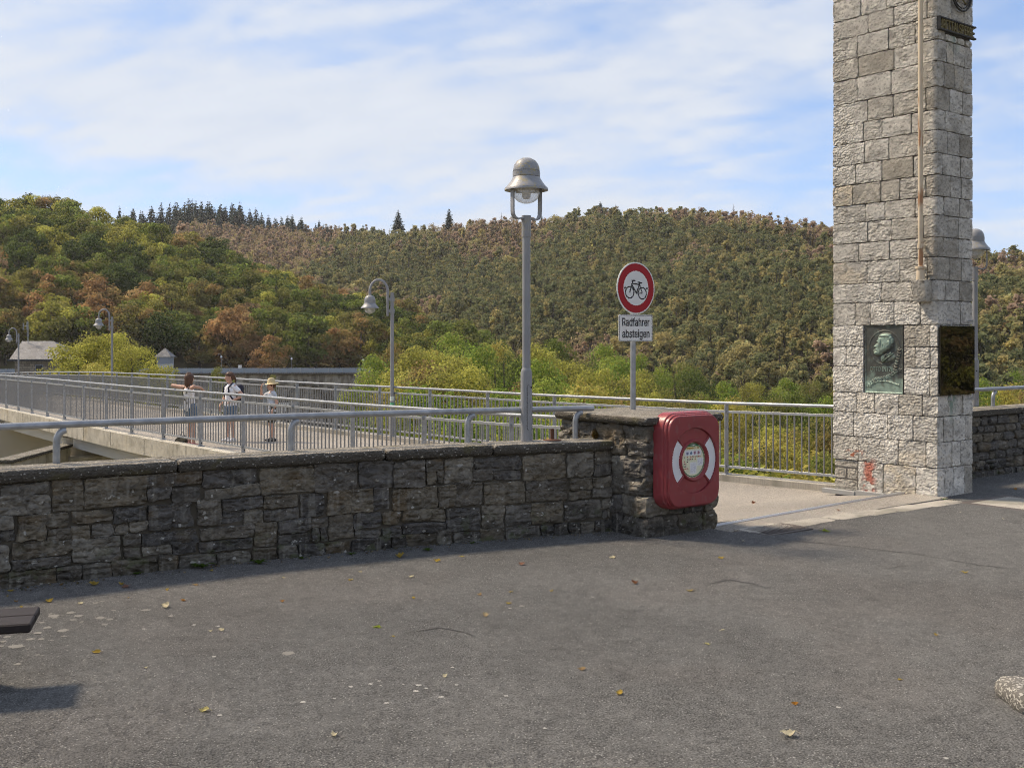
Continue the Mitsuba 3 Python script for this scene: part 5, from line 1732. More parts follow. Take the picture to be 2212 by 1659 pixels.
for i, kd in enumerate(['fpink', 'folive', 'fdark', 'fmid', 'fgold']):
    for sd in range(3):
        proto(f'p_far_{kd}_{sd}', broadleaf(500 + i * 7 + sd, 12.0, 2.15 if sd < 2 else 3.5, 14 if sd < 2 else 18, 620 if sd < 2 else 800, 0.29, PAL[kd], 0.1, 0.16, PAL['folive' if kd != 'folive' else 'fmid'], ovoid=0.75, taper=0.85 if sd < 2 else 0.25, lobe=1.1, fuzz=0.08))
for sd in range(4):
    proto(f'p_spruce_{sd}', conifer(700 + sd, 16, 3.5 - 0.3 * sd, PAL['spruce'], 1000, 0.62))
proto('p_bare', conifer(720, 12, 1.9, (0.13, 0.11, 0.10), 170, 0.30, 0.7))

# wooded spur on the left: every tree a thing
spots = []
for phi in np.arange(phi_of(-70), phi_of(1090), 0.0235):
    rf, rr = np.interp(phi, A_PHI, A_RF), np.interp(phi, A_PHI, A_RR)
    r = rf - 1
    k = 0
    while r < rr + 6:
        spots.append((phi + gn.uniform(-.009, .009) + (0.0118 if k % 2 else 0), r + gn.uniform(-2, 2)))
        r += 8.2; k += 1
gk = random.Random(4)
SPREAD = []
for phi, r in spots:
    x, y = r * math.sin(phi), r * math.cos(phi)
    z = float(terrain(x, y))
    u = CX + F * math.tan(phi)
    n_ = float(meshkit.fbm(np.array([[x / 26, y / 26, 3.0]]), 3, 6)[0]); m_ = gk.random()
    q = 0.52 * n_ + 0.48 * m_
    kd = 'dark' if q < 0.33 else 'mid' if q < 0.46 else 'olive' if q < 0.55 else 'lime' if q < 0.63 else 'rust' if q < 0.73 else 'brown'
    if u > 820 and kd in ('rust', 'brown') and gk.random() < 0.6:
        kd = 'lime'
    h = gk.uniform(8.5, 14.0) * (0.8 if r < np.interp(phi, A_PHI, A_RF) + 4 else 1)
    t_ = (r - np.interp(phi, A_PHI, A_RF)) / (np.interp(phi, A_PHI, A_RR) - np.interp(phi, A_PHI, A_RF))
    hgt = 'at foot of' if t_ < .12 else 'low on' if t_ < .34 else 'halfway up' if t_ < .6 else 'high on' if t_ < .9 else 'atop'
    ref = next(w for lim, w in ((30, 'at the left edge'), (160, 'above the gatehouse'), (230, 'left of the second lamp'), (300, 'right of the second lamp'), (360, 'above the little turret'), (440, 'above the leaning woman'), (540, 'above the backpack woman'), (660, 'above the boy'), (790, 'left of nearest bridge lamp'), (880, 'behind nearest bridge lamp'), (9999, 'right of nearest bridge lamp')) if u < lim)
    key = thing('hillside_tree', f'{WORD[kd]} tree {hgt} left spur, {ref}', 'tree', f'{WORD[kd]} trees on the left wooded spur')
    SPREAD.append((key, u))
    place(key, f'p_hill_{kd}_{gk.randrange(2)}', x, y, z - 0.8, h, gk.uniform(0, 360), gk.uniform(0.85, 1.2))

# trees of the valley behind the bridge
gk = random.Random(9)
VT_U = [840, 900, 960, 1050, 1200, 1300, 1400, 1500, 1650, 1790, 2000, 2212, 2600]
VT_V = [764, 732, 728, 738, 754, 758, 784, 810, 826, 838, 806, 785, 770]
rows = [(165, 0, 70), (135, 14, 84), (108, 36, 96), (84, 66, 112), (62, 104, 140), (47, 150, 165), (36, 210, 190)]
for d0, dv, du in rows:
    u = 815 + gk.uniform(0, du) + (0 if d0 > 100 else 60 if d0 > 60 else 140)
    while u < 2330:
        d = d0 * gk.uniform(0.93, 1.07)
        vt = float(np.interp(u, VT_U, VT_V)) + dv + gk.uniform(-26, 22)
        x, y = (u - CX) / F * d, d
        z = float(terrain(x, y))
        top = 2 - (vt - HZ) * d / F
        h = top - z
        if h > 2.2:
            n_ = gk.random()
            kd = ('bgreen' if n_ < .26 else 'mid' if n_ < .46 else 'lime' if n_ < .66 else 'gold' if n_ < .79 else 'olive' if n_ < .89 else 'dark')
            side = 'right of the tower' if u > 2090 else 'behind the bridge'
            ref = next(w for lim, w in ((900, 'right of nearest bridge lamp'), (1000, 'beyond the bridge middle'), (1115, 'left of the tall lamp'), (1165, 'behind the tall lamp'), (1250, 'right of the tall lamp'), (1340, 'left of the road sign'), (1420, 'behind the road sign'), (1560, 'above the lifebuoy box'), (1690, 'behind the last railing panel'), (1850, 'left of the tower foot'), (2100, 'behind the tower'), (9999, 'right of the tower')) if u < lim)
            key = thing('valley_tree', f'{WORD[kd]} valley tree {"far back" if d0 > 120 else "at middle distance" if d0 > 70 else "close by"}, {ref}', 'tree', f'{WORD[kd]} valley trees {side}')
            SPREAD.append((key, u))
            place(key, f'p_near_{kd}_{gk.randrange(2)}', x, y, z - 0.3, h + 0.3, gk.uniform(0, 360), gk.uniform(0.62, 0.92) * min(1.6, max(0.9, 9 / h)))
        u += du * gk.uniform(0.75, 1.2)
# low bushes under the near end of the bridge
for k, (u, d, vt, kd) in enumerate(((1600, 27, 985, 'lime'), (1680, 26, 1000, 'bgreen'), (1755, 25, 985, 'gold'), (1500, 30, 968, 'mid'), (1400, 31, 950, 'lime'), (1290, 33, 945, 'bgreen'), (1180, 35, 930, 'gold'))):
    x, y = (u - CX) / F * d, d
    z = float(terrain(x, y))
    key = thing('bush', f'{WORD[kd]} bush seen through the bars of the far railing', 'bush', f'{WORD[kd]} bushes below the far railing')
    place(key, f'p_near_{kd}_{k % 2}', x, y, z - 0.2, 2 - (vt - HZ) * d / F - z, k * 77, 1.0)
# pale green trees by the gatehouse
for u, d, vt, kd, wd, lab in ((172, 78, 736, 'lime', 1.0, 'pale green tree beside the gatehouse, leftmost of its clump'), (236, 80, 712, 'lime', 1.0, 'tallest pale green tree of the clump behind the second bridge lamp'),
                              (284, 76, 742, 'lime', 0.85, 'pale green tree in front of the little turret, rightmost of its clump'), (205, 72, 778, 'gold', .7, 'low yellowish shrub under the pale green trees'), (344, 74, 784, 'lime', .75, 'small green shrub right of the clump by the turret')):
    x, y = (u - CX) / F * d, d
    z = -4.5
    key = thing('maple_tree', lab, 'tree')
    place(key, f'p_near_{kd}_{int(u) % 2}', x, y, z, 2 - (vt - HZ) * d / F - z, u, wd)
for u, d, vt in ((470, 150, 790), (590, 170, 808), (500, 120, 812)):
    x, y = (u - CX) / F * d, d
    key = thing('sapling', {470: 'thin green sapling in front of the distant dam parapet', 590: 'low green shrub before the dam wall behind the boy', 500: 'small shrub before the dam wall right of the backpack woman'}[u], 'shrub')
    place(key, f'p_near_mid_{u % 2}', x, y, -9, 2 - (vt - HZ) * d / F + 9, u, 0.42)

# look-alikes with the same label: tell them apart from left to right
_by = {}
for key, u in SPREAD:
    _by.setdefault(labels[key]['label'], []).append((u, key))
for lab, ks in _by.items():
    ks.sort()
    if 1 < len(ks) <= 5:
        for i, (u, key) in enumerate(ks):
            labels[key]['label'] = f'{lab}, {("first", "second", "third", "fourth", "fifth")[i]} from left'

# conifers along the skyline
gk = random.Random(15)
sk = []
for u in np.arange(258, 745, 6.5):
    v0 = np.interp(u, [250, 330, 400, 500, 560, 640, 700, 745], [452, 450, 432, 436, 455, 470, 484, 494])
    for rep in range(2 if 380 < u < 580 else 1):
        sk.append((u + gk.uniform(-9, 9), gk.uniform(645, 685) if u < 620 else gk.uniform(590, 620), v0 + gk.uniform(-7, 17) + rep * 10))
for u, d, vt in sk:
    x, y = (u - CX) / F * d, d
    z = float(terrain(x, y))
    top = 2 - (vt - HZ) * d / F
    h = max(top - z, 9)
    key = thing('spruce', f'dark spruce in the {"left" if u < 360 else "dense middle" if u < 560 else "sparse right"} part of the skyline stand left of centre', 'spruce', f'spruces in the {"left" if u < 360 else "middle" if u < 560 else "right"} of the skyline stand')
    place(key, f'p_spruce_{gk.randrange(4)}', x, y, top - h, h, gk.uniform(0, 360), gk.uniform(0.95, 1.6))
for u, vt, h, d, kind, lab in ((860, 453, 11.5, 572, 's', 'lone spruce on the ridge, left of the two that stand apart'), (970, 450, 12, 560, 's', 'lone spruce on the ridge, right of the two that stand apart'), (1083, 461, 8, 545, 'b', 'bare dead conifer on the ridge left of the lamp head'),
                               (1170, 466, 6.5, 536, 's', 'small conifer on the ridge right of the lamp head'), (1297, 436, 8, 500, 's', 'conifer crowning the highest hump of the ridge'), (1662, 458, 9, 434, 's', 'conifer on the ridge near the tower'), (1330, 442, 7, 492, 'b', 'bare thin trunk on the ridge right of the crowning conifer'),
                               (1585, 444, 9, 446, 'b', 'bare thin trunk on the ridge above the road sign'), (1700, 466, 7, 430, 'b', 'reddish bare tree on the ridge beside the tower'), (66, 414, 12, 345, 's', 'dark conifer on the left skyline, first from the left edge'), (123, 421, 13, 342, 's', 'dark conifer on the left skyline, second from the left edge'),
                               (146, 426, 11, 341, 's', 'dark conifer on the left skyline, third from the left edge')):
    x, y = (u - CX) / F * d, d
    top = 2 - (vt - HZ) * d / F
    key = thing('skyline_conifer', lab, 'conifer')
    place(key, 'p_bare' if kind == 'b' else f'p_spruce_{int(u) % 4}', x, y, top - h, h, u, 1.7)

# the far wood
gk = random.Random(23)
n_f = 0
for phi in np.arange(phi_of(395), 0.66, 0.0073):
    rf, rr = np.interp(phi, B_PHI, B_RF), np.interp(phi, B_PHI, B_RR)
    r = rf - 4
    k = 0
    while r < rr + 14:
        p_ = phi + gk.uniform(-.0036, .0036) + (0.004 if k % 2 else 0)
        r_ = r + gk.uniform(-2, 2)
        x, y = r_ * math.sin(p_), r_ * math.cos(p_)
        t = (r - rf) / (rr - rf)
        n1 = float(meshkit.fbm(np.array([[x / 60, y / 60, 8.0]]), 3, 12)[0])
        u = CX + F * math.tan(p_)
        q = 0.47 + 1.35 * (n1 - 0.47) + 0.20 * (gk.random() - 0.5) + 0.16 * (np.interp(t, [0, .5, 1], [0.0, 0.35, 0.9]) - 0.4) * (1.1 if u < 1000 else 0.55)
        if u > 2050:
            q -= 0.10
        kd = 'fdark' if q < 0.395 else 'fmid' if q < 0.46 else 'folive' if q < 0.525 else 'fpink'
        if gk.random() < 0.05:
            kd = 'fgold'
        sd = gk.randrange(2) if gk.random() < (0.85 if kd != 'fdark' else 0.45) else 2
        n_f += 1
        place(f'far_forest__{n_f:04d}', f'p_far_{kd}_{sd}', x, y, float(terrain(x, y)) - 0.8, gk.uniform(8.0, 14.5), gk.uniform(0, 360), gk.uniform(0.9, 1.3))
        r += 5.1 * (1.0 if t < 0.9 else 0.8); k += 1
used.add('far_forest')
tag('far_forest', 'autumn coloured wood covering the far hillside', 'forest', None, 'stuff')
# wood on the slope to the right, outside the picture (mirrored by the glass panel)
n_r = 0
for phi in np.arange(0.67, 2.0, 0.055):
    for r in np.arange(94, 230, 9.5):
        x, y = r * math.sin(phi + gk.uniform(-.02, .02)), r * math.cos(phi)
        n_r += 1
        place(f'side_forest__{n_r:03d}', f'p_hill_{gk.choice(["dark", "mid", "lime", "olive"])}_{gk.randrange(2)}', x, y, float(terrain(x, y)) - 0.8, gk.uniform(9, 13), gk.uniform(0, 360), 1.1)
for phi in np.arange(phi_of(-620), phi_of(-76), 0.024):   # the spur goes on past the left edge
    rf, rr = np.interp(phi, A_PHI, A_RF), np.interp(phi, A_PHI, A_RR)
    for r in np.arange(rf, rr + 8, 8.6):
        p_, r_ = phi + gk.uniform(-.012, .012), r + gk.uniform(-2, 2)
        x, y = r_ * math.sin(p_), r_ * math.cos(p_)
        n_r += 1
        place(f'side_forest__{n_r:03d}', f'p_hill_{gk.choice(["dark", "mid", "olive", "rust", "lime"])}_{gk.randrange(2)}', x, y, float(terrain(x, y)) - 0.8, gk.uniform(9, 13), gk.uniform(0, 360), 1.05)
used.add('side_forest')
tag('side_forest', 'wood on the slopes beyond the left and right edges', 'forest', None, 'stuff')

# ------------------------------------------------------------------ fallen leaves and weeds
LEAVES = [(Z5, 805, 205, 70, 'pinkbrown'), (Z5, 600, 190, 60, 'yellow'), (Z5, 770, 188, 40, 'yellow'), (Z5, 515, 308, 45, 'cream'), (Z5, 310, 295, 60, 'yellow'), (Z5, 100, 295, 25, 'orange'), (Z5, 135, 330, 25, 'yellow'), (Z5, 25, 482, 70, 'orange'),
          (Z5, 1055, 333, 72, 'cream'), (Z5, 1168, 290, 40, 'orange'), (Z5, 1245, 192, 40, 'tan'), (Z5, 1065, 222, 30, 'yellow'), (Z5, 1350, 100, 30, 'yellow'), (Z5, 1808, 146, 22, 'cream'), (Z5, 1800, 297, 28, 'orange'), (Z5, 1410, 478, 48, 'cream'), (Z5, 1340, 485, 28, 'cream'),
          (Z5, 615, 620, 52, 'yellow'), (Z5, 930, 713, 30, 'cream'), (Z5, 1300, 990, 62, 'pale'), (Z5, 2130, 1150, 55, 'cream'), (Z5, 65, 230, 40, 'yellow'), (Z5, 50, 262, 22, 'yellow'), (Z5, 1180, 110, 22, 'tan'), (Z5, 2100, 14, 30, 'tan'), (Z5, 820, 272, 18, 'tan'),
          (Z6, 340, 14, 60, 'yellow'), (Z6, 735, 10, 30, 'yellow'), (Z6, 580, 40, 45, 'yellow'), (Z6, 88, 108, 24, 'cream'), (Z6, 25, 158, 35, 'yellow'), (Z6, 410, 140, 36, 'cream'), (Z6, 1113, 62, 45, 'pinkbrown'), (Z6, 1695, 18, 50, 'cream'), (Z6, 425, 276, 28, 'yellow'), (Z6, 845, 260, 32, 'tan'),
          (Z6, 1050, 240, 28, 'yellow'), (Z6, 1305, 235, 25, 'yellow'), (Z6, 1837, 182, 45, 'brown'), (Z6, 2188, 230, 45, 'yellow'), (Z6, 1027, 313, 38, 'yellow'), (Z6, 885, 392, 46, 'curled'), (Z6, 190, 457, 55, 'green'), (Z6, 298, 518, 22, 'yellow'), (Z6, 628, 776, 40, 'cream'),
          (Z6, 1498, 730, 50, 'tan'), (Z6, 1740, 885, 65, 'yellow'), (Z7, 283, 22, 40, 'yellow'), (Z7, 295, 477, 34, 'cream'), (Z7, 198, 568, 38, 'pale'), (Z7, 1650, 515, 35, 'yellow'), (Z7, 1835, 110, 40, 'yellow'), (Z7, 752, 950, 46, 'orange'), (Z7, 710, 1155, 95, 'cream'),
          (Z7, 1425, 797, 32, 'yellow'), (Z4, 810, 527, 62, 'green'), (Z4, 300, 340, 36, 'brown'), (Z4, 900, 388, 30, 'brown'), (Z4, 2150, 215, 34, 'orange'), (Z4, 1760, 380, 14, 'cream'), (Z4, 2062, 422, 14, 'cream'), (Z4, 230, 600, 18, 'cream')]
LC = {'pinkbrown': (.36, .20, .14), 'yellow': (.50, .36, .08), 'cream': (.66, .60, .42), 'orange': (.48, .23, .05), 'tan': (.44, .31, .16), 'pale': (.62, .55, .24), 'brown': (.22, .10, .05), 'curled': (.52, .42, .25), 'green': (.30, .36, .05)}
LW = {'pinkbrown': 'pinkish brown', 'yellow': 'yellow', 'cream': 'cream coloured', 'orange': 'orange', 'tan': 'tan', 'pale': 'pale yellow', 'brown': 'dark brown', 'curled': 'tan curled up', 'green': 'bright yellow green'}


def leaf_mesh(size, seed, curl):
    g_ = np.random.default_rng(seed)
    t = np.linspace(0, 1, 9)
    w = 0.36 * np.sin(np.pi * t ** 0.8) * (1 + 0.12 * g_.normal(size=9))
    w[-1] = 0
    x = (t - 0.5)
    zc__ = curl * (x ** 2) * 1.3 + 0.06 * np.sin(t * 7 + seed)
    v = []
    for s_ in (-1, -0.5, 0, 0.5, 1):
        v.append(np.stack([x, w * s_, zc__ + curl * 0.9 * (w * s_) ** 2 * 3 + 0.02 * g_.normal(size=9)], -1))
    v = np.vstack(v)
    f = []
    for a in range(4):
        for k in range(8):
            i = a * 9 + k
            f += [[i, i + 1, i + 10], [i, i + 10, i + 9]]
    m = trimesh.Trimesh(v * size, np.array(f), process=False)
    st = tube(np.array([[-.5, 0, curl * .32], [-.62, .02, curl * .2], [-.78, .06, .05]]) * size, 0.012 * size, 5)
    m = cat([m, st])
    m.apply_transform(rot([0, 0, 1], g_.uniform(0, 360)) @ rot([1, 0, 0], g_.uniform(-16, 16)))
    m.apply_translation((0, 0, -m.bounds[0][2] + 0.001))
    return m


big = {}
for k, (zi, x, y, s, c) in enumerate(LEAVES):
    u, v = uvp(zi, 0, x, y)
    gx, gy = ground_pt(u, v)
    a, b = to_ec(np.array([gx, gy]))
    z = float(plaza_z(np.array([gx]), np.array([gy]))[0])
    if 1.05 < a < 5.3 and b > -0.2:
        z = deckz(b) + 0.005
        d = (EYE - z) * F / (v - HZ); gx, gy = (u - CX) / F * d, d
    size = s / zi[2] * 0.93649 * gy / F * 1.08
    if s >= 44:
        lab = f'{LW[c]} fallen leaf'
        where = ('near the wall foot' if v < 1290 and u < 1300 else 'in the lower right' if u > 1500 and v > 1400 else 'in the lower middle' if v > 1400 else 'in the middle of the asphalt' if u > 700 else 'left of the middle')
        lab += ' ' + where
        big[lab] = big.get(lab, 0) + 1
        if big[lab] > 1:
            lab += f', {["", "", "second", "third", "fourth", "fifth"][big[lab]]} such leaf'
        gr = None
    else:
        where = 'on the bridge deck' if 1.05 < a < 5.3 and b > -.2 else 'close to the wall foot' if v < 1262 and u < 1300 else 'at the left' if u < 560 else 'at lower right' if u > 1400 and v > 1330 else 'at lower middle' if v > 1400 else 'near the picture middle' if u < 1400 else 'at the right'
        lab, gr = f'small {LW[c]} fallen leaf lying flat {where}', f'small {LW[c]} fallen leaves {where}'
    key = thing('fallen_leaf', lab, 'leaf', gr)
    scene[key] = ply(xf(leaf_mesh(size, k, 1.5 if c == 'curled' else 0.35 + 0.25 * (k % 3)), tr(gx, gy, z)), 'm_leaf', color=None if False else np.tile(LC[c], (45 + 3 * 5 + 2, 1)) * np.random.default_rng(k).uniform(.8, 1.1, (62, 1)))


def weed(x, y, z, h, n, seed, lab):
    g_ = np.random.default_rng(seed)
    ms_ = []
    for k in range(n):
        a = g_.uniform(0, 2 * np.pi); l = h * g_.uniform(.6, 1.2); w_ = l * 0.13
        d = np.array([math.cos(a), math.sin(a)]); o = np.array([-d[1], d[0]])
        rows_ = []
        for t in np.linspace(0, 1, 5):
            r_ = l * t * .8; zz = l * (0.75 * t - 0.55 * t * t)
            ww = w_ * math.sin(math.pi * (0.12 + 0.88 * t)) + 0.001
            c = np.array([d[0] * r_, d[1] * r_])
            rows_ += [[*(c - o * ww), zz + .3 * ww], [*c, zz], [*(c + o * ww), zz + .3 * ww]]
        f = []
        for q in range(4):
            for c in range(2):
                i = q * 3 + c
                f += [[i, i + 1, i + 4], [i, i + 4, i + 3]]
        ms_.append(trimesh.Trimesh(np.array(rows_), np.array(f), process=False))
    m = cat(ms_)
    m.apply_translation((x, y, z))
    key = thing('weed', lab, 'weed')
    add('leaf_rosette', m, 'm_leaf', parent=key, color=np.clip(np.array([.07, .115, .02]) * g_.uniform(.7, 1.4, (len(m.vertices), 1)), 0, 1))


for k, (u, v, h, lab) in enumerate(((440, 1224, .13, 'green weed at the wall foot, larger of the two tufts'), (562, 1216, .10, 'smaller green weed at the wall foot to the right of the large tuft'), (925, 1188, .07, 'low weed at the middle of the wall foot'), (760, 1196, .06, 'tiny weed at the wall foot left of the middle one'), (2036, 1078, .06, 'small weed at the foot of the tower corner'), (300, 1238, .06, 'low weed at the wall foot left of the large tuft'), (1020, 1172, .05, 'small weed at the wall foot below the tall lamp'), (655, 1205, .05, 'tiny weed at the wall foot between the two tufts and the middle'))):
    gx, gy = ground_pt(u, v)
    weed(gx, gy - .04, 0, h, 16, k, lab)
# crumbs of leaf and grit gathered along the wall foot
g_ = np.random.default_rng(66)
cs, ns = [], []
for k in range(520):
    x = g_.uniform(-5.0, 1.0)
    q = wall_at(x, -abs(g_.normal(0.0, 0.09)) - 0.035, 0)
    cs.append([q[0], q[1], float(plaza_z(np.array([q[0]]), np.array([q[1]]))[0]) + 0.006]); ns.append([g_.normal(0, .35), g_.normal(0, .35), 1])
v, f = quads(np.array(cs), np.array(ns), g_.uniform(.004, .014, 520), g_)
pal_ = np.array([(.20, .13, .05), (.10, .07, .04), (.30, .22, .08), (.07, .08, .03), (.16, .14, .11)])
add('leaf_litter', trimesh.Trimesh(v, f, process=False), 'm_leaf', color=np.repeat(pal_[g_.integers(0, 5, 520)], 4, 0))
tag('leaf_litter', 'crumbled leaves and grit gathered along the foot of the left wall', 'leaf litter', None, 'stuff')
# moss cushions on the pillar's left side above the coping
for k, (b, z, s_) in enumerate(((0.75, 1.0, .05), (1.05, 0.99, .06))):
    key = thing('moss', ['russet moss cushion on the pillar side nearer the camera', 'russet moss cushion on the pillar side farther back'][k], 'moss')
    g_ = np.random.default_rng(k)
    d = g_.normal(size=(260, 3)); d /= np.linalg.norm(d, axis=1, keepdims=True)
    v, f = quads(d * s_ * g_.uniform(.5, 1, (260, 1)) * [0.6, 1, 1.3], d, np.full(260, .009), g_)
    m = xf(trimesh.Trimesh(v, f, process=False), FC @ tr(-0.02, b, z))
    add('cushion', m, 'm_leaf', parent=key, color=np.tile((.15, .10, .03), (len(v), 1)) * g_.uniform(.6, 1.3, (len(v), 1)))

# ------------------------------------------------------------------ the air
scene['air'] = {'type': 'homogeneous', 'albedo': rgb((0.95, 0.95, 0.96)), 'sigma_t': HAZE}
scene['haze'] = {'type': 'cube', 'to_world': mi.ScalarTransform4f().translate([0, 0, 38.0]).scale([1200, 1200, 64.0]),
                 'bsdf': {'type': 'null'}, 'interior': {'type': 'ref', 'id': 'air'}}
scene['camera']['medium'] = {'type': 'ref', 'id': 'air'}
used.add('haze'); tag('haze', 'thin haze of the valley air', 'haze', None, 'stuff')

# ------------------------------------------------------------------ people
def chain(bones, res=0.02, smooth=6):
    ms_ = []
    for p0, r0, p1, r1 in bones:
        a = m3.Manifold.sphere(r0, 14).translate([float(x) for x in p0])
        b = m3.Manifold.sphere(r1, 14).translate([float(x) for x in p1])
        ms_.append(m3.Manifold.batch_hull([a, b]))
    m = m3.Manifold.batch_boolean(ms_, m3.OpType.Add).refine_to_length(res)
    t = tm(m)
    t.merge_vertices()
    trimesh.smoothing.filter_taubin(t, iterations=smooth)
    return t


def lerp(a, b, t):
    return np.asarray(a, float) * (1 - t) + np.asarray(b, float) * t


def hand_bones(wrist, d, up, s=1.0):
    """Palm, four fingers and a thumb, half curled. d: where the fingers point, up: the back of the hand."""
    d = np.asarray(d, float); d /= np.linalg.norm(d)
    up = np.asarray(up, float); up = up - d * (up @ d); up /= np.linalg.norm(up)
    sd = np.cross(d, up)
    w = np.asarray(wrist, float)
    out = [(w, .024 * s, w + d * .075 * s + sd * .018 * s, .018 * s), (w, .024 * s, w + d * .07 * s - sd * .02 * s, .017 * s)]
    for k, (o, l) in enumerate(((.028, .068), (.010, .078), (-.009, .072), (-.027, .056))):
        b = w + (d * .082 + sd * o) * s
        m_ = b + (d * l * .5 - up * .008) * s
        e = m_ + (d * l * .36 - up * l * .38) * s
        out += [(b, .0105 * s, m_, .0095 * s), (m_, .0095 * s, e, .008 * s)]
    b = w + (d * .02 + sd * .02) * s
    m_ = w + (d * .055 + sd * .052 - up * .008) * s
    e = w + (d * .088 + sd * .055 - up * .022) * s
    out += [(b, .014 * s, m_, .0115 * s), (m_, .0115 * s, e, .009 * s)]
    return out


def head_mesh(c, fwd, s=1.0, tilt=0):
    """Skull, jaw, nose, ears round the centre c, facing fwd."""
    f = np.array([fwd[0], fwd[1], 0.0]); f /= np.linalg.norm(f)
    r = np.array([f[1], -f[0], 0])
    U = np.array([0, 0, 1.0])
    P = lambda x, y, z: np.asarray(c) + (r * x + f * y + U * z) * s
    bones = [(P(0, -.02, .03), .082 * s, P(0, .025, .02), .076 * s), (P(0, .03, .01), .07 * s, P(0, .05, -.075), .042 * s), (P(-.03, .0, -.05), .045 * s, P(0, .055, -.085), .03 * s), (P(.03, 0, -.05), .045 * s, P(0, .055, -.085), .03 * s),
             (P(0, .085, .005), .012 * s, P(0, .112, -.028), .014 * s), (P(0, .075, -.055), .02 * s, P(0, .086, -.06), .016 * s)]
    for q in (-1, 1):
        bones.append((P(.082 * q, -.01, .012), .014 * s, P(.08 * q, -.002, -.03), .010 * s))
    eyes = [lathe([(0, -.008 * s), (.008 * s, 0), (0, .008 * s)], 8).apply_transform(tr(*P(q * .033, .085, .012))) for q in (-1, 1)]
    brow = [tube([P(q * .015, .094, .032), P(q * .05, .082, .034)], .0045 * s, 5) for q in (-1, 1)]
    mouth = [tube([P(-.02, .094, -.057), P(0, .102, -.056), P(.02, .094, -.057)], .0045 * s, 5)]
    return bones, eyes + brow, mouth, P


def person(label, skin, shirt, shorts, shoes, hairparts, face, extra, M):
    key = thing('person', label, 'person')
    add('body', xf(chain(skin, 0.018), M), 'm_skin', parent=key, smooth=True)
    add('shirt', xf(chain(shirt[0], 0.022, 4), M), shirt[1], parent=key, smooth=True)
    add('shorts', xf(chain(shorts[0], 0.022, 4), M), shorts[1], parent=key, smooth=True)
    for b in shoes[0]:
        add('shoe', xf(chain(b, 0.02, 3), M), shoes[1], parent=key, smooth=True)
    if hairparts:
        add('hair', xf(chain(hairparts, 0.02, 3), M), 'm_hair', parent=key, smooth=True)
    add('eyes', xf(cat(face[0]), M), 'm_black', parent=key)
    add('mouth', xf(cat(face[1]), M), 'm_pink', parent=key)
    for nm, m, mt in extra:
        add(nm, xf(m, M), mt, parent=key, smooth=40)
    return key


def legs(hip, knee, ank, s=1.0, th=.078, kn=.05, ca=.048, an=.034):
    out = []
    for q in (-1, 1):
        h, k_, a = [np.array([v[0] * q if not isinstance(v[0], tuple) else v[0][(q + 1) // 2], v[1] if not isinstance(v[1], tuple) else v[1][(q + 1) // 2], v[2]]) for v in (hip, knee, ank)]
        mid = lerp(k_, a, .3) + np.array([0, -.012, 0])
        out.append((h, k_, a, [(h, th * s, k_, kn * s), (k_, kn * s, mid, ca * s), (mid, ca * s, a, an * s)]))
    return out


def shoe(a, fwd, s=1.0):
    f = np.array([fwd[0], fwd[1], 0]); f = f / np.linalg.norm(f)
    a = np.asarray(a, float)
    heel, toe = np.array([a[0], a[1], .038 * s]) - f * .045 * s, np.array([a[0], a[1], .03 * s]) + f * .135 * s
    return [(heel, .038 * s, toe, .03 * s), (np.array([a[0], a[1], .075 * s]), .042 * s, heel, .038 * s), (np.array([a[0], a[1], .075 * s]), .042 * s, np.array([a[0], a[1], .036 * s]) + f * .05 * s, .036 * s)]


def pmat(x, y, z, f):
    """Local: x to the person's right, y forward."""
    f = np.array(f, float); f /= np.hypot(*f)
    return frame((x, y, z), np.array([f[1], -f[0]]), f)


# woman leaning back on the near railing with her elbows over it
u0 = 391
sg_ = np.linspace(10, 22, 200)
us_ = [CX + F * bw(A_NEAR, s, 0)[0] / bw(A_NEAR, s, 0)[1] for s in sg_]
s0 = float(np.interp(-u0, -np.array(us_), sg_))
P0 = bw(A_NEAR + 0.20, s0, 0)
M1 = pmat(P0[0], P0[1], float(bz(s0)) - 0.10, (.66, .75))
L = legs((.085, .02, .86), (.085, .06, .47), (.085, .05, .085))
hb, ey, mo, HP = head_mesh((0, .0, 1.535), (-0.25, 1))
skin = [b for l in L for b in l[3]] + [((-.085, .02, .88), .10, (.085, .02, .88), .10), ((0, .02, .92), .115, (0, -.01, 1.08), .10), ((0, -.01, 1.08), .10, (0, -.02, 1.24), .115), ((-.14, -.03, 1.335), .05, (.14, -.03, 1.335), .05), ((0, -.02, 1.25), .11, (0, -.03, 1.33), .07), ((0, -.03, 1.34), .048, (0, -.01, 1.45), .045)] + hb
for q in (-1, 1):
    sh_, el, wr = np.array([q * .155, -.04, 1.335]), np.array([q * .43, -.17, 1.375]), np.array([q * .36, .06, 1.335])
    skin += [(sh_, .05, el, .038), (el, .038, wr, .027)] + hand_bones(wr, (-.4 * q, .7, -.35), (q * .3, 0, 1))
shirt = ([((-.06, .02, .88), .118, (.06, .02, .88), .118), ((-.05, .0, 1.05), .098, (.05, .0, 1.05), .098), ((0, .01, .9), .125, (0, -.01, 1.08), .112), ((-.05, -.02, 1.22), .098, (.05, -.02, 1.22), .098), ((0, -.01, 1.08), .112, (0, -.02, 1.24), .122),
          ((-.085, -.03, 1.24), .06, (-.095, -.03, 1.36), .034), ((.085, -.03, 1.24), .06, (.095, -.03, 1.36), .034)], 'm_cloth_white')
sho = ([(l[0] + [0, 0, .03], .102, lerp(l[0], l[1], .62), .086) for l in L] + [((-.075, .02, .87), .112, (.075, .02, .87), .112)], 'm_denim')
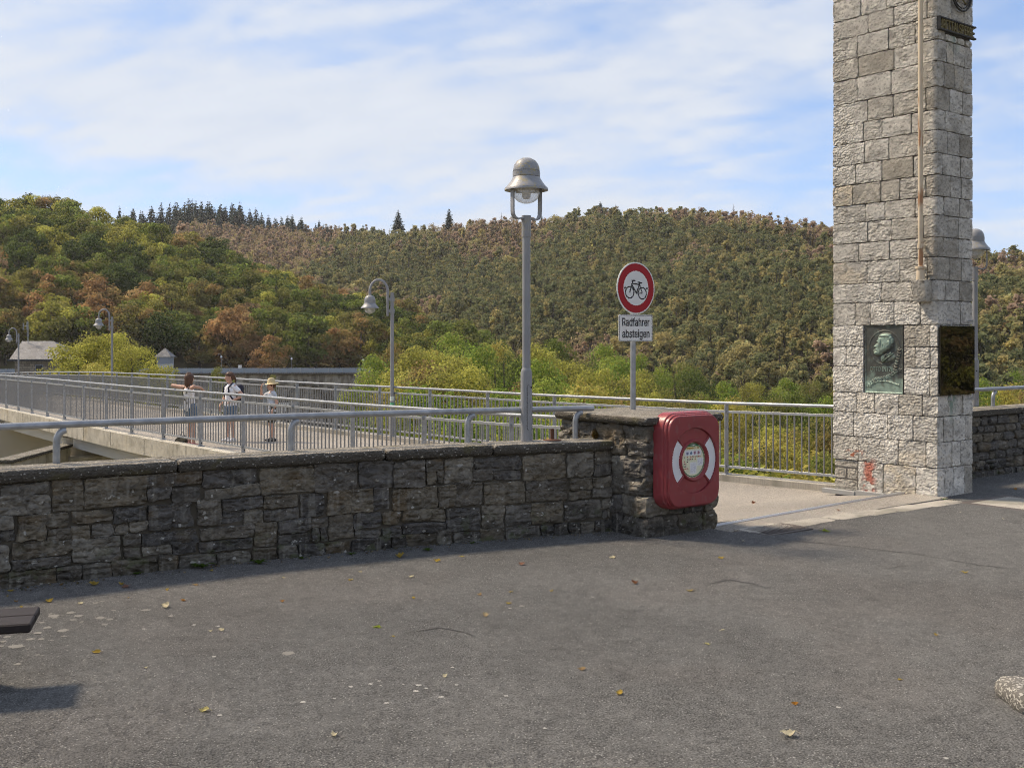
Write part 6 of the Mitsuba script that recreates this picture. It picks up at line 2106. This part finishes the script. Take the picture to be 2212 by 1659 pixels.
hr_ = [(HP(0, -.03, .045), .092, HP(0, .012, .045), .088), (HP(0, -.045, .03), .088, HP(0, -.055, -.12), .075), (HP(-.055, -.02, .0), .05, HP(-.06, -.03, -.14), .042), (HP(.055, -.02, .0), .05, HP(.06, -.03, -.14), .042), (HP(0, -.06, -.08), .06, HP(0, -.06, -.155), .055), (HP(0, -.0, .1), .05, HP(0, -.06, .118), .032)]
straps = tube([[-.10, -.055, 1.375], [-.115, -.12, 1.27], [-.02, -.142, 1.10], [.09, -.118, .98]], .011, 6)
straps2 = cat([tube([[q * .095, -.04, 1.405], [q * .10, -.105, 1.30], [q * .06, -.14, 1.2]], .009, 6) for q in (-1, 1)])
person('woman in a white tank top leaning back with her elbows over the near railing', skin, shirt, sho, ([shoe(l[2], (0, 1)) for l in L], 'm_pink'), hr_, (ey, mo), [('bag_strap', straps, 'm_strap'), ('strap', straps2, 'm_strap')], M1)
bg = thing('bag', 'dark patterned bag standing at the feet of the woman on the railing', 'bag')
add('sack', xf(chain([((-.12, -.05, .09), .085, (.10, .0, .09), .085), ((-.08, -.04, .16), .06, (.06, 0, .17), .06)], .03, 3), M1 @ tr(-.42, .10, 0)), 'm_khaki', parent=bg, smooth=True)
add('handle', xf(tube([[-.08, -.03, .2], [-.03, -.02, .30], [.03, -.02, .30], [.06, 0, .2]], .012, 6), M1 @ tr(-.42, .10, 0)), 'm_strap', parent=bg)

# woman with a backpack, hand on hip
d_ = 26.4
M2 = pmat((498 - CX) / F * d_, d_, float(bz(17.0)) - 0.10, (-.72, -.70))
L = legs((.085, 0, .86), (.10, .02, .47), (.115, 0, .085))
hb, ey, mo, HP = head_mesh((.0, .02, 1.525), (.55, 1))
skin = [b for l in L for b in l[3]] + [((-.085, 0, .87), .10, (.085, 0, .87), .10), ((0, 0, .9), .12, (0, 0, 1.08), .105), ((0, 0, 1.08), .105, (0, 0, 1.25), .118), ((-.15, -.01, 1.32), .05, (.15, -.01, 1.32), .05), ((0, 0, 1.33), .048, (0, .015, 1.44), .045)] + hb
for q, (el, wr, hd, hu) in ((-1, ((-.35, -.13, 1.10), (-.19, .06, .98), (.75, .5, -.25), (-.5, 0, .9))), (1, ((.27, .0, 1.05), (.24, .13, .86), (-.1, .4, -.9), (.8, .2, .1)))):
    sh_, el, wr = np.array([q * .165, -.01, 1.315]), np.array(el), np.array(wr)
    skin += [(sh_, .05, el, .038), (el, .039, wr, .027)] + hand_bones(wr, hd, hu)
shirt = ([((-.075, 0, .87), .112, (.075, 0, .87), .112), ((-.06, 0, .92), .118, (.06, 0, .92), .118), ((-.05, .0, 1.06), .108, (.05, 0, 1.06), .108), ((-.06, .01, 1.2), .115, (.06, .01, 1.2), .115), ((0, 0, .95), .125, (0, 0, 1.25), .13), ((-.14, -.01, 1.315), .062, (.14, -.01, 1.315), .062)]
         + [((q * .15, -.01, 1.31), .062, (np.array([q * .165, -.01, 1.315]) * .55 + np.array(e) * .45), .058) for q, e in ((-1, (-.35, -.13, 1.10)), (1, (.27, 0, 1.05)))], 'm_cloth_white')
sho = ([(l[0], .102, lerp(l[0], l[1], .62), .084) for l in L] + [((-.075, 0, .84), .112, (.075, 0, .84), .112)], 'm_denim')
hr_ = [(HP(0, -.03, .045), .090, HP(0, .02, .055), .082), (HP(0, -.045, .02), .078, HP(0, -.045, -.02), .058), (HP(0, -.11, .0), .026, HP(0, -.135, -.06), .022), (HP(0, -.135, -.06), .022, HP(0, -.13, -.12), .012)]
straps = cat([tube([[q * .10, -.09, 1.30], [q * .105, 0, 1.395], [q * .11, .115, 1.30], [q * .125, .12, 1.15], [q * .14, .03, 1.02], [q * .12, -.08, 1.0]], .021, 8) for q in (-1, 1)])
person('woman in a white t shirt facing left with one hand on her hip', skin, shirt, sho, ([shoe(l[2], (.2, 1)) for l in L], 'm_cloth_white'), hr_, (ey, mo), [('shoulder_strap', straps, 'm_navy')], M2)
bp = thing('backpack', 'dark navy backpack worn by the woman with her hand on her hip', 'backpack')
add('pack', xf(chain([((-.09, -.20, 1.28), .085, (.09, -.20, 1.28), .085), ((-.10, -.21, 1.02), .10, (.10, -.21, 1.02), .10), ((-.09, -.20, 1.28), .085, (-.10, -.21, 1.02), .10), ((.09, -.20, 1.28), .085, (.10, -.21, 1.02), .10)], .03, 3), M2), 'm_navy', parent=bp, smooth=True)
add('pocket', xf(chain([((-.06, -.31, 1.05), .045, (.06, -.31, 1.05), .045)], .03, 3), M2), 'm_strap', parent=bp, smooth=True)

# boy with a straw hat, hand at the brim
d_ = 26.4
s_ = 0.90
M3 = pmat((588 - CX) / F * d_, d_, float(bz(16.0)) - 0.10, (-.80, -.45))
L = legs((.07, 0, .78), (.085, .02, .42), ((-.10, .12), .0, .08), 0.85)
hb, ey, mo, HP = head_mesh((0, .02, 1.325), (.1, 1), .93)
skin = [b for l in L for b in l[3]] + [((-.07, 0, .78), .085, (.07, 0, .78), .085), ((0, 0, .8), .095, (0, 0, 1.0), .09), ((0, 0, 1.0), .09, (0, 0, 1.1), .10), ((-.12, 0, 1.15), .045, (.12, 0, 1.15), .045), ((0, 0, 1.16), .04, (0, .01, 1.26), .04)] + hb
arms = ((-1, (-.21, -.05, .93), (-.19, .06, .72), (.1, .3, -.95), (-.8, .3, .1)), (1, (.20, .20, 1.03), (.10, .235, 1.255), (-.15, -.1, 1), (.5, .8, .2)))
for q, el, wr, hd, hu in arms:
    sh_, el, wr = np.array([q * .14, 0, 1.145]), np.array(el), np.array(wr)
    skin += [(sh_, .042, el, .033), (el, .033, wr, .023)] + hand_bones(wr, hd, hu, .85)
shirt = ([((-.065, 0, .74), .10, (.065, 0, .74), .10), ((-.06, 0, .9), .10, (.06, 0, .9), .10), ((-.06, 0, 1.05), .098, (.06, 0, 1.05), .098), ((0, 0, .78), .112, (0, 0, 1.08), .112), ((-.12, 0, 1.145), .056, (.12, 0, 1.145), .056)]
         + [((q * .13, 0, 1.14), .058, np.array([q * .14, 0, 1.145]) * .5 + np.array(e) * .5, .056) for q, e, *_ in arms], 'm_cloth_grey')
sho = ([(l[0], .088, lerp(l[0], l[1], .78), .078) for l in L] + [((-.065, 0, .76), .096, (.065, 0, .76), .096)], 'm_khaki')
hr_ = [(HP(0, -.03, .03), .088, HP(0, .015, .045), .08), (HP(0, -.04, .0), .072, HP(0, -.04, -.025), .05)]
hat = lathe([(0, .15), (.06, .147), (.083, .12), (.092, .06), (.096, .035), (.15, .02), (.165, .012), (.15, .008), (.09, .018)], 28)
hat.apply_transform(tr(*HP(0, -.005, .035)) @ rot([1, 0, 0], -6))
bandm = lathe([(.0965, .035), (.099, .036), (.0975, .066), (.094, .067)], 28); bandm.apply_transform(tr(*HP(0, -.005, .035)) @ rot([1, 0, 0], -6))
person('boy in a pale grey t shirt touching the brim of his straw hat', skin, shirt, sho, ([shoe(l[2], (0, 1), .88) for l in L], 'm_black'), hr_, (ey, mo), [('straw_hat', hat, 'm_straw'), ('hat_band', bandm, 'm_straw')], M3)
